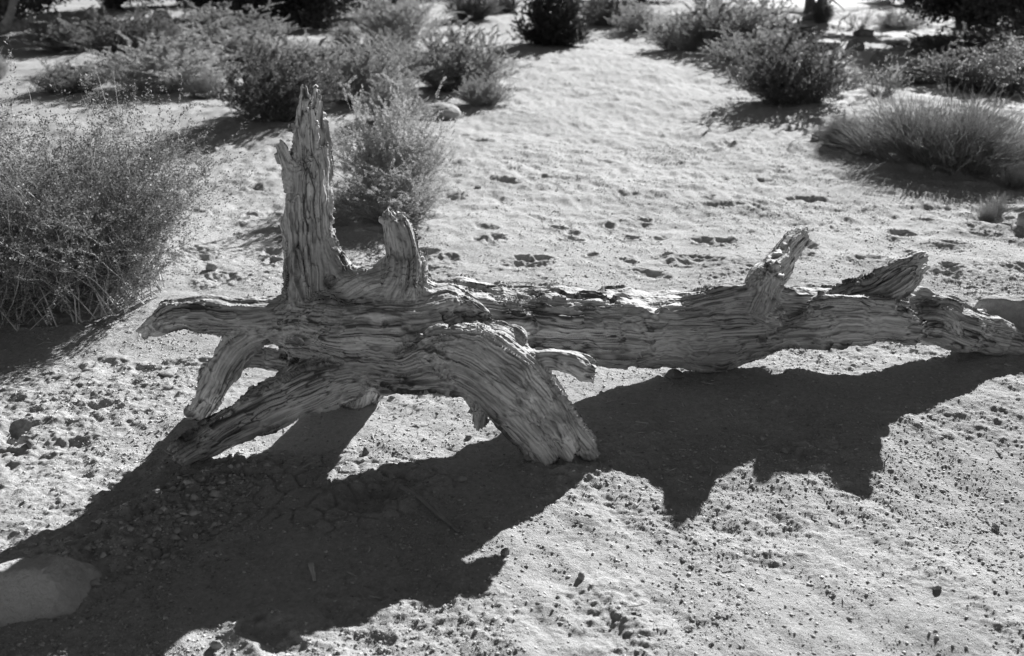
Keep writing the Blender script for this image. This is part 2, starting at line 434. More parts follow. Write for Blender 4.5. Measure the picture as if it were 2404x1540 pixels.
# ------------------------------------------------------------------ the dead tree
# every limb: part key, control points (px, py, Y, radius in px), options
# options: flat = thinner along the view direction; jag0 / jag1 = splintered start / end; k = softness of the joint
LIMBS = [
    ('trunk', [(960, 765, 3.08, 92), (1100, 750, 3.13, 98), (1250, 760, 3.2, 91), (1450, 767, 3.40, 86), (1620, 766, 3.53, 83), (1760, 758, 3.58, 76), (1880, 738, 3.62, 58), (2000, 735, 3.65, 56), (2100, 736, 3.67, 51), (2135, 742, 3.68, 40)], dict(rough=.38, cuts=[((0, -.12, 1), .84)])),
    ('trunk', [(1230, 820, 3.16, 30), (1400, 826, 3.30, 28), (1560, 836, 3.46, 22)], dict(k=.012, jag1=.04, jag0=.03)),
    ('trunk', [(1560, 826, 3.47, 26), (1640, 836, 3.51, 32), (1715, 834, 3.54, 32), (1775, 818, 3.57, 22)], dict(k=.02)),
    ('trunk', [(1740, 700, 3.54, 22), (1795, 735, 3.49, 30), (1838, 748, 3.44, 20)], dict(k=.02, jag1=.03)),
    ('trunk', [(1770, 815, 3.54, 22), (1850, 778, 3.50, 36), (1950, 766, 3.48, 46), (2050, 764, 3.51, 44), (2120, 770, 3.54, 34), (2168, 776, 3.56, 26)], dict(flat=1.6, k=.012, jag1=.05, rough=.6)),
    ('trunk', [(1900, 720, 3.47, 28), (2000, 720, 3.50, 30), (2090, 732, 3.53, 32), (2130, 742, 3.54, 22)], dict(flat=1.6, k=.010, jag0=.06, jag1=.03, rough=.6)),
    ('trunk', [(2120, 745, 3.67, 50), (2170, 748, 3.68, 56), (2230, 765, 3.69, 56), (2300, 784, 3.70, 46), (2365, 802, 3.71, 37), (2410, 815, 3.72, 30)], dict(k=.012, jag1=.05, jag0=.04, rough=.7)),
    ('trunk', [(2160, 700, 3.70, 22), (2240, 725, 3.72, 22), (2310, 748, 3.73, 18)], dict(k=.012, jag1=.05)),
    ('trunk', [(2215, 740, 3.63, 18), (2235, 760, 3.60, 16), (2250, 778, 3.58, 10)], dict(k=.018)),
    ('stub_a', [(1752, 712, 3.56, 48), (1788, 655, 3.66, 45), (1830, 603, 3.78, 41), (1872, 556, 3.90, 34), (1890, 538, 3.94, 30)], dict(jag1=.05, k=.03, rough=.3, ck=.3, cuts=[((-.38, .26, .89), .30), ((.85, -.4, .35), .62)])),
    ('stub_a', [(1780, 695, 3.50, 42), (1795, 662, 3.49, 32), (1806, 644, 3.48, 25), (1810, 630, 3.47, 16)], dict(jag1=.04, k=.02)),
    ('trunk', [(1600, 722, 3.48, 26), (1690, 706, 3.49, 30), (1760, 694, 3.50, 32), (1830, 702, 3.53, 28), (1890, 712, 3.56, 22)], dict(k=.02, jag0=.04, rough=.8)),
    ('stub_b', [(1960, 715, 3.6, 34), (2040, 690, 3.63, 42), (2100, 655, 3.64, 42), (2150, 625, 3.65, 34), (2172, 612, 3.66, 28)], dict(flat=1.2, jag1=.09, k=.03)),
    ('crown', [(590, 775, 3.10, 34), (650, 768, 3.06, 45), (740, 772, 3.0, 74), (850, 782, 2.97, 102), (950, 782, 2.98, 100), (1030, 765, 3.02, 92)], dict(rough=.75)),
    ('crown', [(730, 735, 3.06, 66), (820, 705, 3.03, 56), (890, 672, 3.01, 58), (960, 690, 3.03, 52)], dict(k=.03, rough=.75)),
    ('crown', [(740, 850, 2.98, 60), (830, 862, 2.94, 62), (890, 876, 2.96, 44)], dict(k=.02)),
    ('crown', [(860, 800, 3.08, 80), (850, 860, 3.2, 70), (838, 905, 3.27, 62), (830, 950, 3.31, 60)], dict(k=.03)),
    ('crown', [(560, 836, 3.12, 24), (660, 838, 3.10, 26), (760, 850, 3.02, 36)], dict(k=.02)),
    ('upright', [(738, 715, 3.06, 72), (735, 655, 3.08, 66), (731, 600, 3.10, 63), (728, 540, 3.11, 58), (723, 470, 3.12, 53), (722, 420, 3.13, 50), (728, 375, 3.14, 40), (727, 330, 3.15, 34), (724, 280, 3.16, 29), (722, 235, 3.17, 24), (722, 200, 3.18, 19)], dict(jag1=.13, k=.02, rough=1.5)),
    ('upright', [(765, 560, 3.08, 20), (785, 605, 3.06, 24), (812, 645, 3.04, 26), (850, 672, 3.03, 24)], dict(k=.03)),
    ('upright', [(700, 460, 3.11, 20), (690, 420, 3.10, 18), (678, 385, 3.09, 16), (664, 350, 3.08, 10), (658, 338, 3.08, 7)], dict(jag1=.03, k=.012, rough=1.4)),
    ('upright', [(690, 640, 3.07, 22), (684, 560, 3.08, 18), (684, 480, 3.09, 14), (692, 430, 3.10, 10)], dict(jag1=.05, k=.008, rough=1.4)),
    ('upright', [(752, 440, 3.1, 18), (757, 380, 3.12, 15), (756, 345, 3.12, 10), (756, 325, 3.13, 8)], dict(jag1=.05, k=.008, rough=1.4)),
    ('knob', [(925, 700, 3.0, 60), (945, 648, 2.99, 46), (946, 606, 3.01, 41), (936, 566, 3.03, 35), (926, 532, 3.04, 27), (922, 508, 3.04, 17)], dict(jag1=.035, k=.04, rough=1.2)),
    ('knob', [(975, 715, 3.06, 40), (985, 660, 3.10, 26), (993, 610, 3.13, 17), (998, 580, 3.14, 12)], dict(jag1=.06, k=.02, rough=1.4)),
    ('root_back', [(735, 755, 3.05, 52), (680, 745, 3.05, 48), (590, 742, 3.04, 46), (500, 738, 3.02, 44), (425, 735, 3.0, 40), (372, 757, 2.98, 27), (345, 772, 2.97, 15), (330, 779, 2.97, 11)], dict(k=.03, rough=.8, jag1=.03, cuts=[((.0, -.1, 1), .86)])),
    ('root_side', [(650, 768, 3.05, 40), (580, 788, 3.02, 42), (537, 832, 3.01, 46), (512, 890, 3.03, 40), (482, 945, 3.06, 28), (445, 988, 3.09, 12)], dict(k=.03, rough=1.3, cuts=[((-.45, .0, .9), .45)])),
    ('root_front', [(820, 872, 2.91, 56), (745, 890, 2.88, 66), (650, 934, 2.86, 60), (560, 988, 2.85, 49), (485, 1032, 2.825, 40), (432, 1062, 2.775, 30), (406, 1076, 2.755, 22)], dict(k=.03, jag1=.05, cuts=[((-.1, .05, .99), .55)])),
    ('root_slab', [(812, 842, 2.88, 28), (930, 846, 2.86, 36), (1010, 826, 2.85, 54), (1075, 826, 2.84, 68), (1150, 862, 2.83, 78), (1215, 915, 2.82, 74), (1262, 975, 2.82, 58)], dict(flat=1.2, jag0=.05, jag1=.04, k=.02, rough=.8)),
    ('root_slab', [(1130, 900, 2.82, 36), (1200, 960, 2.81, 40), (1248, 1010, 2.81, 40), (1285, 1058, 2.82, 28), (1302, 1082, 2.83, 15)], dict(jag1=.04, k=.010, rough=.8)),
    ('root_slab', [(1200, 880, 2.82, 40), (1258, 950, 2.82, 42), (1302, 1008, 2.81, 38), (1338, 1062, 2.81, 26), (1356, 1090, 2.82, 13)], dict(jag1=.04, k=.005, rough=.8)),
    ('root_slab', [(1225, 855, 2.85, 34), (1285, 925, 2.84, 34), (1335, 1000, 2.83, 27), (1378, 1058, 2.85, 17), (1398, 1084, 2.86, 9)], dict(jag1=.04, k=.004, rough=.8)),
    ('root_slab', [(1262, 900, 2.86, 26), (1312, 960, 2.87, 20), (1362, 1030, 2.89, 11), (1384, 1062, 2.9, 6)], dict(jag1=.04, k=.004, rough=.8)),
    ('root_slab', [(842, 882, 2.90, 22), (950, 886, 2.88, 30), (1060, 880, 2.86, 38), (1120, 890, 2.84, 36)], dict(jag0=.05, k=.010)),
    ('root_slab', [(985, 828, 2.92, 24), (1030, 785, 2.93, 28), (1055, 768, 2.93, 26), (1105, 790, 2.91, 34), (1180, 812, 2.89, 36), (1235, 842, 2.87, 28)], dict(k=.012, rough=.8)),
    ('root_slab', [(1075, 762, 2.99, 36), (1140, 768, 2.95, 30), (1195, 782, 2.91, 22), (1228, 806, 2.88, 12)], dict(k=.012, jag1=.03, cuts=[((0, .1, 1), .5)])),
    ('root_slab', [(1070, 730, 3.02, 34), (1105, 722, 3.0, 20), (1150, 742, 2.98, 10)], dict(k=.012, jag1=.02)),
    ('stub_c', [(1190, 856, 2.88, 42), (1270, 846, 2.85, 27), (1340, 852, 2.82, 28), (1375, 866, 2.81, 27), (1400, 872, 2.80, 24)], dict(jag1=.05, k=.02)),
    ('peg', [(1130, 915, 2.83, 30), (1131, 955, 2.85, 26), (1130, 1000, 2.87, 17), (1130, 1012, 2.87, 12)], dict(jag1=.04, k=.012, rough=1.3)),
]
# hollows: px, py, Y, radius px
HOLLOWS = [(1055, 748, 2.9, 34), (1090, 752, 2.93, 24), (2142, 716, 3.5, 26), (2128, 745, 3.44, 20), (1030, 770, 2.87, 20), (640, 832, 3.0, 34), (700, 838, 2.96, 24), (990, 722, 2.98, 14), (775, 660, 3.0, 14),
           (1868, 732, 3.46, 13), (1850, 748, 3.46, 13), (1832, 764, 3.46, 12), (1812, 780, 3.46, 12), (1790, 796, 3.47, 12), (1885, 716, 3.47, 11), (2146, 690, 3.56, 18), (2120, 725, 3.5, 16), (820, 745, 2.86, 9), (905, 760, 2.86, 8)]

VOX = 0.0045


def catmull(P, n=5):
    P = np.vstack([2 * P[0] - P[1], P, 2 * P[-1] - P[-2]])
    out = []
    for i in range(1, len(P) - 2):
        p0, p1, p2, p3 = P[i - 1], P[i], P[i + 1], P[i + 2]
        for t in np.linspace(0, 1, n, endpoint=False):
            out.append(0.5 * ((2 * p1) + (-p0 + p2) * t + (2 * p0 - 5 * p1 + 4 * p2 - p3) * t * t + (-p0 + 3 * p1 - 3 * p2 + p3) * t ** 3))
    out.append(P[-2])
    return np.array(out)


class Limb:
    def __init__(self, i, key, pts, opt):
        self.i, self.key, self.o = i, key, opt
        C = []
        for px, py, Y, r in pts:
            p = at(px, py, Y)
            C.append([*p, r * fwd(p) / FPX])
        C = catmull(np.array(C))
        self.C, self.r = C[:, :3].astype(np.float32), np.maximum(C[:, 3], 0.004).astype(np.float32)
        self.flat = opt.get('flat', 1.0)
        seg = np.diff(self.C, axis=0)
        self.L = np.linalg.norm(seg, axis=1)
        self.s0 = np.concatenate([[0], np.cumsum(self.L)]).astype(np.float32)
        # parallel transported frame
        T = seg / self.L[:, None]
        U = np.zeros_like(T)
        u = np.cross(T[0], [0.3, 0.9, 0.2]); u /= np.linalg.norm(u)
        for k in range(len(T)):
            u = u - T[k] * (u @ T[k]); u /= np.linalg.norm(u); U[k] = u
        self.T, self.U, self.V = T, U, np.cross(T, U)
        pad = self.r.max() + 0.05
        self.lo, self.hi = self.C.min(0) - pad, self.C.max(0) + pad

    def field(self, P):
        """distance, arc length, grain coordinates u, v for points P"""
        n = len(P)
        self.ob = np.empty((n, 3), np.float32); self.rb = np.empty(n, np.float32)
        D = np.empty(n, np.float32); S = np.empty(n, np.float32); Uc = np.empty(n, np.float32); Vc = np.empty(n, np.float32)
        fl = np.array([1, self.flat, 1], np.float32)
        A = self.C[:-1] * fl; B = self.C[1:] * fl; AB = B - A; L2 = (AB ** 2).sum(1)
        for a in range(0, n, 200000):
            Q = P[a:a + 200000] * fl
            best = np.full(len(Q), 1e9, np.float32); bs = np.zeros(len(Q), np.int32); bt = np.zeros(len(Q), np.float32)
            for k in range(len(A)):
                q = Q - A[k]
                t = np.clip(q @ AB[k] / L2[k], 0, 1)
                q -= t[:, None] * AB[k]
                d = np.sqrt((q * q).sum(1)) - (self.r[k] + t * (self.r[k + 1] - self.r[k]))
                mk = d < best
                best[mk] = d[mk]; bs[mk] = k; bt[mk] = t[mk]
            Qr = P[a:a + 200000]
            o = Qr - (self.C[bs] + bt[:, None] * (self.C[bs + 1] - self.C[bs]))
            S[a:a + 200000] = self.s0[bs] + bt * self.L[bs]
            Uc[a:a + 200000] = (o * self.U[bs]).sum(1); Vc[a:a + 200000] = (o * self.V[bs]).sum(1)
            D[a:a + 200000] = best
            self.ob[a:a + 200000] = o; self.rb[a:a + 200000] = self.r[bs] + bt * (self.r[bs + 1] - self.r[bs])
        return D, S, Uc, Vc

    def solid(self, P):
        W = np.stack([perlin(P[:, 0] * 8, P[:, 1] * 8, P[:, 2] * 8, 40 + c) for c in range(3)], 1) * 0.018
        W += np.stack([perlin(P[:, 0] * 21, P[:, 1] * 21, P[:, 2] * 21, 50 + c) for c in range(3)], 1) * 0.006
        D, S, U, V = self.field(P + W)
        rg = self.o.get('rough', 1.0)
        sd = 100 + self.i
        # fluted cross-section: long lobes that follow the grain
        for nn, frac in self.o.get('cuts', ()):
            nn = np.array(nn, np.float32); nn /= np.linalg.norm(nn)
            D = np.maximum(D, self.ob @ nn - frac * self.rb)
        tp = self.o.get('tip')
        if tp:
            nn = np.array(tp[1], np.float32); nn /= np.linalg.norm(nn)
            D = np.where(S > tp[0] * self.s0[-1], np.maximum(D, (P - at(*tp[2]).astype(np.float32)) @ nn), D)
        D = D - 0.010 * rg * fbm(U * 20, V * 20, S * 1.8, 2, sd) - 0.003 * rg * perlin(U * 60, V * 60, S * 2.0, sd + 5)
        tot = self.s0[-1]
        for key, s in (('jag1', tot - S), ('jag0', S)):
            j = self.o.get(key)
            if j:
                n = 0.5 + 0.9 * perlin(U * 38, V * 38, 0 * S + 3, sd + 9) + 0.5 * perlin(U * 90, V * 90, 0 * S + 1, sd + 11)
                D = np.maximum(D, (j * np.clip(n, 0.05, 1.2) - s) * 0.6)
        return D, S, U, V


def smin(a, b, k):
    h = np.maximum(k - np.abs(a - b), 0) / k
    return np.minimum(a, b) - h * h * k * 0.25


def vert_normals(v, q):
    fn = np.cross(v[q[:, 2]] - v[q[:, 0]], v[q[:, 3]] - v[q[:, 1]])
    vn = np.zeros_like(v)
    for c in range(4):
        for d in range(3):
            vn[:, d] += np.bincount(q[:, c], fn[:, d], len(v))
    return vn / np.maximum(np.linalg.norm(vn, axis=1, keepdims=True), 1e-12)


def catmull_clark(v, q):
    n, f = len(v), len(q)
    fp = v[q].mean(1)
    e = np.stack([q, np.roll(q, -1, 1)], -1).reshape(-1, 2)
    e.sort(1)
    key = e[:, 0].astype(np.int64) * n + e[:, 1]
    u, inv = np.unique(key, return_inverse=True)
    ev = np.stack([u // n, u % n], 1)
    fi = np.repeat(np.arange(f), 4)
    cnt = np.bincount(inv, minlength=len(u))[:, None]
    fs = np.stack([np.bincount(inv, fp[fi, d], len(u)) for d in range(3)], 1) / cnt
    mid = v[ev].mean(1)
    ep = (mid + fs) / 2
    val = np.bincount(ev.ravel(), minlength=n)[:, None].astype(np.float32)
    Rm = np.stack([np.bincount(ev.ravel(), mid.repeat(2, 0)[:, d], n) for d in range(3)], 1) / np.maximum(val, 1)
    fc = np.bincount(q.ravel(), minlength=n)[:, None]
    Fm = np.stack([np.bincount(q.ravel(), fp[fi, d], n) for d in range(3)], 1) / np.maximum(fc, 1)
    vp = (Fm + 2 * Rm + (val - 3) * v) / np.maximum(val, 1)
    V = np.concatenate([vp, ep, fp]).astype(np.float32)
    ei = inv.reshape(f, 4) + n
    c = np.arange(f) + n + len(u)
    Q = np.concatenate([np.stack([q[:, k], ei[:, k], c, ei[:, k - 1]], 1) for k in range(4)]).astype(np.int32)
    return V, Q


def build_dead_tree():
    limbs = [Limb(i, *l) for i, l in enumerate(LIMBS)]
    lo = np.min([l.lo for l in limbs], 0); hi = np.max([l.hi for l in limbs], 0)
    N = np.ceil((hi - lo) / VOX).astype(int)
    G = np.full(N, 0.06, np.float32)
    for l in limbs:
        a = np.maximum(np.floor((l.lo - lo) / VOX).astype(int), 0); b = np.minimum(np.ceil((l.hi - lo) / VOX).astype(int), N)
        sub = G[a[0]:b[0], a[1]:b[1], a[2]:b[2]]
        n3 = b - a
        st = 4                                                     # coarse pass first, then only the cells near the surface
        axc = [lo[d] + VOX * (a[d] + np.arange(0, n3[d] + st, st) + (st - 1) / 2) for d in range(3)]
        Pc = np.stack(np.meshgrid(*axc, indexing='ij'), -1).reshape(-1, 3).astype(np.float32)
        Dc = l.field(Pc)[0].reshape([len(x) for x in axc])
        D = Dc.repeat(st, 0).repeat(st, 1).repeat(st, 2)[:n3[0], :n3[1], :n3[2]].ravel().copy()
        keep = np.where(np.abs(D) < 0.045)[0]
        kz = keep % n3[2]; ky = (keep // n3[2]) % n3[1]; kx = keep // (n3[2] * n3[1])
        P = np.stack([lo[d] + VOX * (a[d] + k) for d, k in enumerate((kx, ky, kz))], -1).astype(np.float32)
        for c in range(0, len(P), 400000):
            D[keep[c:c + 400000]] = l.solid(P[c:c + 400000])[0]
        D = D.reshape(sub.shape)
        sub[...] = smin(sub, np.minimum(D, 0.06), l.o.get('k', 0.04))
    for px, py, Y, r in HOLLOWS:
        c = at(px, py, Y); r = r * fwd(c) / FPX
        a = np.maximum(((c - 2 * r - lo) / VOX).astype(int), 0); b = np.minimum(((c + 2 * r - lo) / VOX).astype(int), N)
        ax = [lo[d] + VOX * np.arange(a[d], b[d]) for d in range(3)]
        X, Yy, Z = np.meshgrid(*ax, indexing='ij')
        d = np.sqrt((X - c[0]) ** 2 + ((Yy - c[1]) / 1.3) ** 2 + (Z - c[2]) ** 2) - r * (1 + 0.7 * perlin(X * 30, Yy * 30, Z * 30, 12))
        sub = G[a[0]:b[0], a[1]:b[1], a[2]:b[2]]
        sub[...] = -smin(-sub, d.astype(np.float32), 0.012)
    grid = openvdb.FloatGrid(0.06)
    grid.copyFromArray(np.ascontiguousarray(G))
    res = grid.convertToPolygons(0.0, 0.0)
    v = res[0]
    quad = [a for a in res[1:] if len(a) and a.shape[1] == 4][0]
    del G
    v = np.asarray(v, np.float32) * VOX + lo.astype(np.float32)
    quad = np.asarray(quad)[:, ::-1]
    # drop loose crumbs: keep the biggest connected piece
    lab = np.arange(len(v))
    for it in range(400):
        m = lab[quad].min(1)
        new = lab.copy()
        for c in range(4):
            np.minimum.at(new, lab[quad[:, c]], m); np.minimum.at(new, quad[:, c], m)
        while True:
            nn = new[new]
            if (nn == new).all():
                break
            new = nn
        if (new == lab).all():
            break
        lab = new
    ids, cnt = np.unique(lab, return_counts=True)
    big = ids[cnt.argmax()]
    quad = quad[lab[quad[:, 0]] == big]
    used = np.zeros(len(v), bool); used[quad.ravel()] = True
    mp = np.cumsum(used) - 1
    v = v[used]; quad = mp[quad]
    # finer mesh
    v, q = catmull_clark(v, quad)
    n = len(v)
    nr = vert_normals(v, q)
    # grain per limb, blended where limbs meet
    dmin = np.full(n, 9, np.float32); own = np.zeros(n, np.int32)
    store = []
    for l in limbs:
        ix = np.where(((v > l.lo) & (v < l.hi)).all(1))[0]
        D, S, U, V = l.field(v[ix])
        store.append((ix, D, S, U, V))
        mk = D < dmin[ix]
        own[ix[mk]] = l.i; dmin[ix[mk]] = D[mk]
    W = np.zeros(n, np.float32); disp = np.zeros(n, np.float32); tone = np.zeros(n, np.float32)
    wx = 0.012 * perlin(v[:, 0] * 5, v[:, 1] * 5, v[:, 2] * 5, 201); wy = 0.012 * perlin(v[:, 0] * 5, v[:, 1] * 5, v[:, 2] * 5, 202)
    wx += 0.004 * perlin(v[:, 0] * 18, v[:, 1] * 18, v[:, 2] * 18, 203); wy += 0.004 * perlin(v[:, 0] * 18, v[:, 1] * 18, v[:, 2] * 18, 204)
    for l, (ix, D, S, U, V) in zip(limbs, store):
        wt = np.exp(-(D - dmin[ix]) / 0.008)
        k = wt > 0.03
        ix, S, U, V, wt = ix[k], S[k], U[k], V[k], wt[k]
        U = U + wx[ix]; V = V + wy[ix]
        rg = l.o.get('rough', 1.0); sd = 300 + l.i * 7
        a = perlin(U * 55, V * 55, S * 1.7, sd)                    # broad grain ribs
        b = perlin(U * 170, V * 170, S * 2.6, sd + 1)              # fine grain
        c = perlin(U * 34, V * 34, S * 1.3, sd + 2)                # drying cracks
        c2 = perlin(U * 80, V * 80, S * 2.2, sd + 3)
        crack = 1 - sstep(0.012, 0.085, np.abs(c))
        crack *= sstep(-0.1, 0.25, perlin(U * 11, V * 11, S * 3.5, sd + 4))
        crack2 = (1 - sstep(0.02, 0.13, np.abs(c2))) * sstep(-0.1, 0.3, perlin(U * 16, V * 16, S * 4 + 4, sd + 5))
        pit = sstep(0.42, 0.6, perlin(U * 60, V * 60, S * 22, sd + 6)) * (0.2 if rg < 1.2 else 1.0)
        worn = 0.35 + 0.85 * sstep(-0.3, 0.3, perlin(U * 9, V * 9, S * 2.5, sd + 10))
        line = 1 - sstep(0.0, 0.16, np.abs(perlin(U * 105, V * 105, S * 0.8, sd + 12)))   # dark grain lines, painted to read as shaded cracks too
        line = np.maximum(line * 0.8, 1 - sstep(0.01, 0.10, np.abs(c)))  # shade inside the drying cracks painted into the wood tone
        dd = rg * worn * (0.0026 * a + 0.0012 * b) - l.o.get('ck', 1.0) * (0.0150 * crack + 0.0060 * crack2 + 0.011 * pit)
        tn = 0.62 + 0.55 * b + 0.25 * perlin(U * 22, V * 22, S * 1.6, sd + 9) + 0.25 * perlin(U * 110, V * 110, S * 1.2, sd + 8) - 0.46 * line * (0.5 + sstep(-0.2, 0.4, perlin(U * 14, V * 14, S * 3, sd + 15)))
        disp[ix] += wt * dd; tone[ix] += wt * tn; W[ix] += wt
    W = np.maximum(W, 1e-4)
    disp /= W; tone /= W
    disp += 0.0015 * perlin(v[:, 0] * 120, v[:, 1] * 120, v[:, 2] * 120, 207)
    v = v + nr * disp[:, None]
    # normals of the whole surface, kept across the parts so that no seam shows
    vn = vert_normals(v, q)
    base = at(1000, 880, 3.1); base[2] = 0
    root = thing('dead_tree', 'long bleached dead tree lying on bare sand with splintered roots and an upright broken limb', 'dead tree', base)
    keys = [l.key for l in limbs]
    PART = {'trunk': ('trunk', None), 'crown': ('root_crown', None), 'upright': ('upright_limb', 'tall splintered upright limb with a pointed tip'),
            'knob': ('knob', 'short gnarled knob beside the upright limb'), 'stub_a': ('branch_stub', 'sunlit stub slanting up from the middle of the trunk'),
            'stub_b': ('branch_stub', 'jagged stub near the thin end of the trunk'), 'stub_c': ('branch_stub', 'small stub jutting from the broad front root'),
            'root_back': ('root', 'root reaching back with a beak-like drooping end'), 'root_side': ('root', 'bent root arching down beside the front root'),
            'root_front': ('root', 'front root with a sunlit flaking tip'), 'root_slab': ('root', 'broad cracked root slanting down to the sand'), 'peg': ('root', 'short peg hanging under the broad root')}
    pk = list(PART)
    lk = np.array([pk.index(k) for k in keys])
    fk = lk[own[q[:, 0]]]
    for i, k in enumerate(pk):
        fq = q[fk == i]
        if len(fq) == 0:
            continue
        us = np.unique(fq)
        mp = np.zeros(n, np.int32); mp[us] = np.arange(len(us))
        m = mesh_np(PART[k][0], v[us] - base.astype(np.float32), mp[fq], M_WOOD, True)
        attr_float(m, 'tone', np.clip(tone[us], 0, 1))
        m.normals_split_custom_set_from_vertices(vn[us])
        o = link(PART[k][0], m, root)
        if PART[k][1]:
            o['label'] = PART[k][1]
    print('dead tree verts', n)


build_dead_tree()
# ------------------------------------------------------------------ plants
def prism(segs, sides=3):
    """thin tapering twigs: segs (n, 8) = start, end, start radius, end radius"""
    S = np.asarray(segs, np.float32)
    a, b, ra, rb = S[:, 0:3], S[:, 3:6], S[:, 6], S[:, 7]
    d = b - a; d /= np.maximum(np.linalg.norm(d, axis=1, keepdims=True), 1e-9)
    ref = np.where(np.abs(d[:, 2:3]) > 0.9, np.array([[1, 0, 0]], np.float32), np.array([[0, 0, 1]], np.float32))
    u = np.cross(d, ref); u /= np.maximum(np.linalg.norm(u, axis=1, keepdims=True), 1e-9)
    v = np.cross(d, u)
    n = len(S)
    V = np.empty((n, 2 * sides, 3), np.float32)
    for k in range(sides):
        c, s = math.cos(2 * math.pi * k / sides), math.sin(2 * math.pi * k / sides)
        o = u * c + v * s
        V[:, k] = a + o * ra[:, None]; V[:, sides + k] = b + o * rb[:, None]
    base = (np.arange(n) * 2 * sides)[:, None]
    F = np.concatenate([base + np.array([[k, (k + 1) % sides, sides + (k + 1) % sides, sides + k]]) for k in range(sides)], 0)
    return V.reshape(-1, 3), F


def leaves(P, D, size, rg, slim=0.45):
    """one small folded diamond per point, loosely following direction D"""
    n = len(P)
    d = D + rg.normal(0, 0.8, (n, 3)); d /= np.linalg.norm(d, axis=1, keepdims=True)
    u = np.cross(d, rg.normal(0, 1, (n, 3))); u /= np.maximum(np.linalg.norm(u, axis=1, keepdims=True), 1e-6)
    s = size * rg.uniform(0.6, 1.4, (n, 1))
    w = np.cross(d, u) * s * 0.12
    V = np.stack([P, P + d * s * 0.5 + u * s * slim * 0.5 + w, P + d * s, P + d * s * 0.5 - u * s * slim * 0.5 + w], 1)
    return V.reshape(-1, 3).astype(np.float32), np.arange(4 * n, dtype=np.int32).reshape(-1, 4)


def grow(rg, n_main, r0, kink=0.25, spread=1.4, side=7, twig=3, base=0.12, power=0.5):
    """dome of branching twigs about one metre wide and one metre high"""
    segs, pts, dirs = [], [], []
    for i in range(n_main):
        ph = rg.uniform(0, 2 * math.pi); al = math.acos(1 - rg.random() * (1 - math.cos(spread)))
        rad = 0.5 * (0.8 + 0.3 * math.sin(3 * ph + 1.3) * rg.random()) * rg.uniform(0.8, 1.05)
        tgt = np.array([rad * math.sin(al) * math.cos(ph), rad * math.sin(al) * math.sin(ph), 2 * rad * max(math.cos(al), 0.08) * rg.uniform(0.75, 1.05)])
        br, bp = base * math.sqrt(rg.random()), ph + rg.normal(0, 0.7)
        p = np.array([br * math.cos(bp), br * math.sin(bp), -0.02])
        k = 5
        step = (tgt - p) / k; ln = np.linalg.norm(step)
        for j in range(k):
            bend = np.array([0, 0, 0.10 * (k / 2 - j) / k * ln * 4]) if al > 0.8 else 0
            q = p + step + rg.normal(0, kink * ln, 3) * (0.6 if j < 2 else 1) + bend * 0.5
            q[2] = max(q[2], 0.01)
            hr = math.hypot(q[0], q[1])
            if hr > 0.5:
                q[0] *= 0.5 / hr; q[1] *= 0.5 / hr
            ra, rb = r0 * (1 - j / (k + .5)), r0 * (1 - (j + 1) / (k + .5))
            segs.append([*p, *q, ra, rb])
            if j >= 1 or rg.random() < 0.6:
                for _ in range(rg.integers(1, max(2, side // 2))):
                    f = rg.random(); b = p + (q - p) * f
                    dr = (q - p) / max(np.linalg.norm(q - p), 1e-6) + rg.normal(0, 0.42, 3); dr[2] += 0.35
                    dr /= np.linalg.norm(dr)
                    L = rg.uniform(0.05, 0.15)
                    pr = b
                    for m in range(twig):
                        nx = pr + dr * L / 2 + rg.normal(0, 0.25 * L / 2, 3)
                        nx[2] = max(nx[2], 0.005)
                        segs.append([*pr, *nx, rb * 0.55 * (1 - m / (twig + 1)), rb * 0.55 * (1 - (m + 1) / (twig + 1))])
                        pts.append((pr, nx)); dirs.append(dr)
                        pr = nx; dr = dr + rg.normal(0, 0.3, 3); dr /= np.linalg.norm(dr)
            p = q
    A = np.array([p[0] for p in pts]); B = np.array([p[1] for p in pts]); Dd = np.array(dirs)
    return np.array(segs), A, B, Dd


def shrub_meshes(seed, n_main, r0, n_leaf, leaf, mt, ml, slim=0.45, low=0.0, **kw):
    rg = np.random.default_rng(seed)
    segs, A, B, D = grow(rg, n_main, r0, **kw)
    ex = np.array([1 / np.ptp(np.percentile(A[:, 0], [2, 98])), 1 / np.ptp(np.percentile(A[:, 1], [2, 98])), 1 / np.percentile(A[:, 2], 99)])
    A, B = A * ex, B * ex
    segs[:, 0:3] *= ex; segs[:, 3:6] *= ex
    V, F = prism(segs)
    tw = mesh_np('twigs', V, F, mt)
    p = np.clip(0.15 + A[:, 2], 0.05, None) if low == 0 else np.ones(len(A))
    i = rg.choice(len(A), n_leaf, p=p / p.sum())
    t = rg.random((n_leaf, 1))
    P = A[i] + (B[i] - A[i]) * t + rg.normal(0, 0.006, (n_leaf, 3))
    V, F = leaves(P, D[i] + np.array([0, 0, 0.35]), leaf, rg, slim)
    return tw, mesh_np('foliage', V, F, ml)


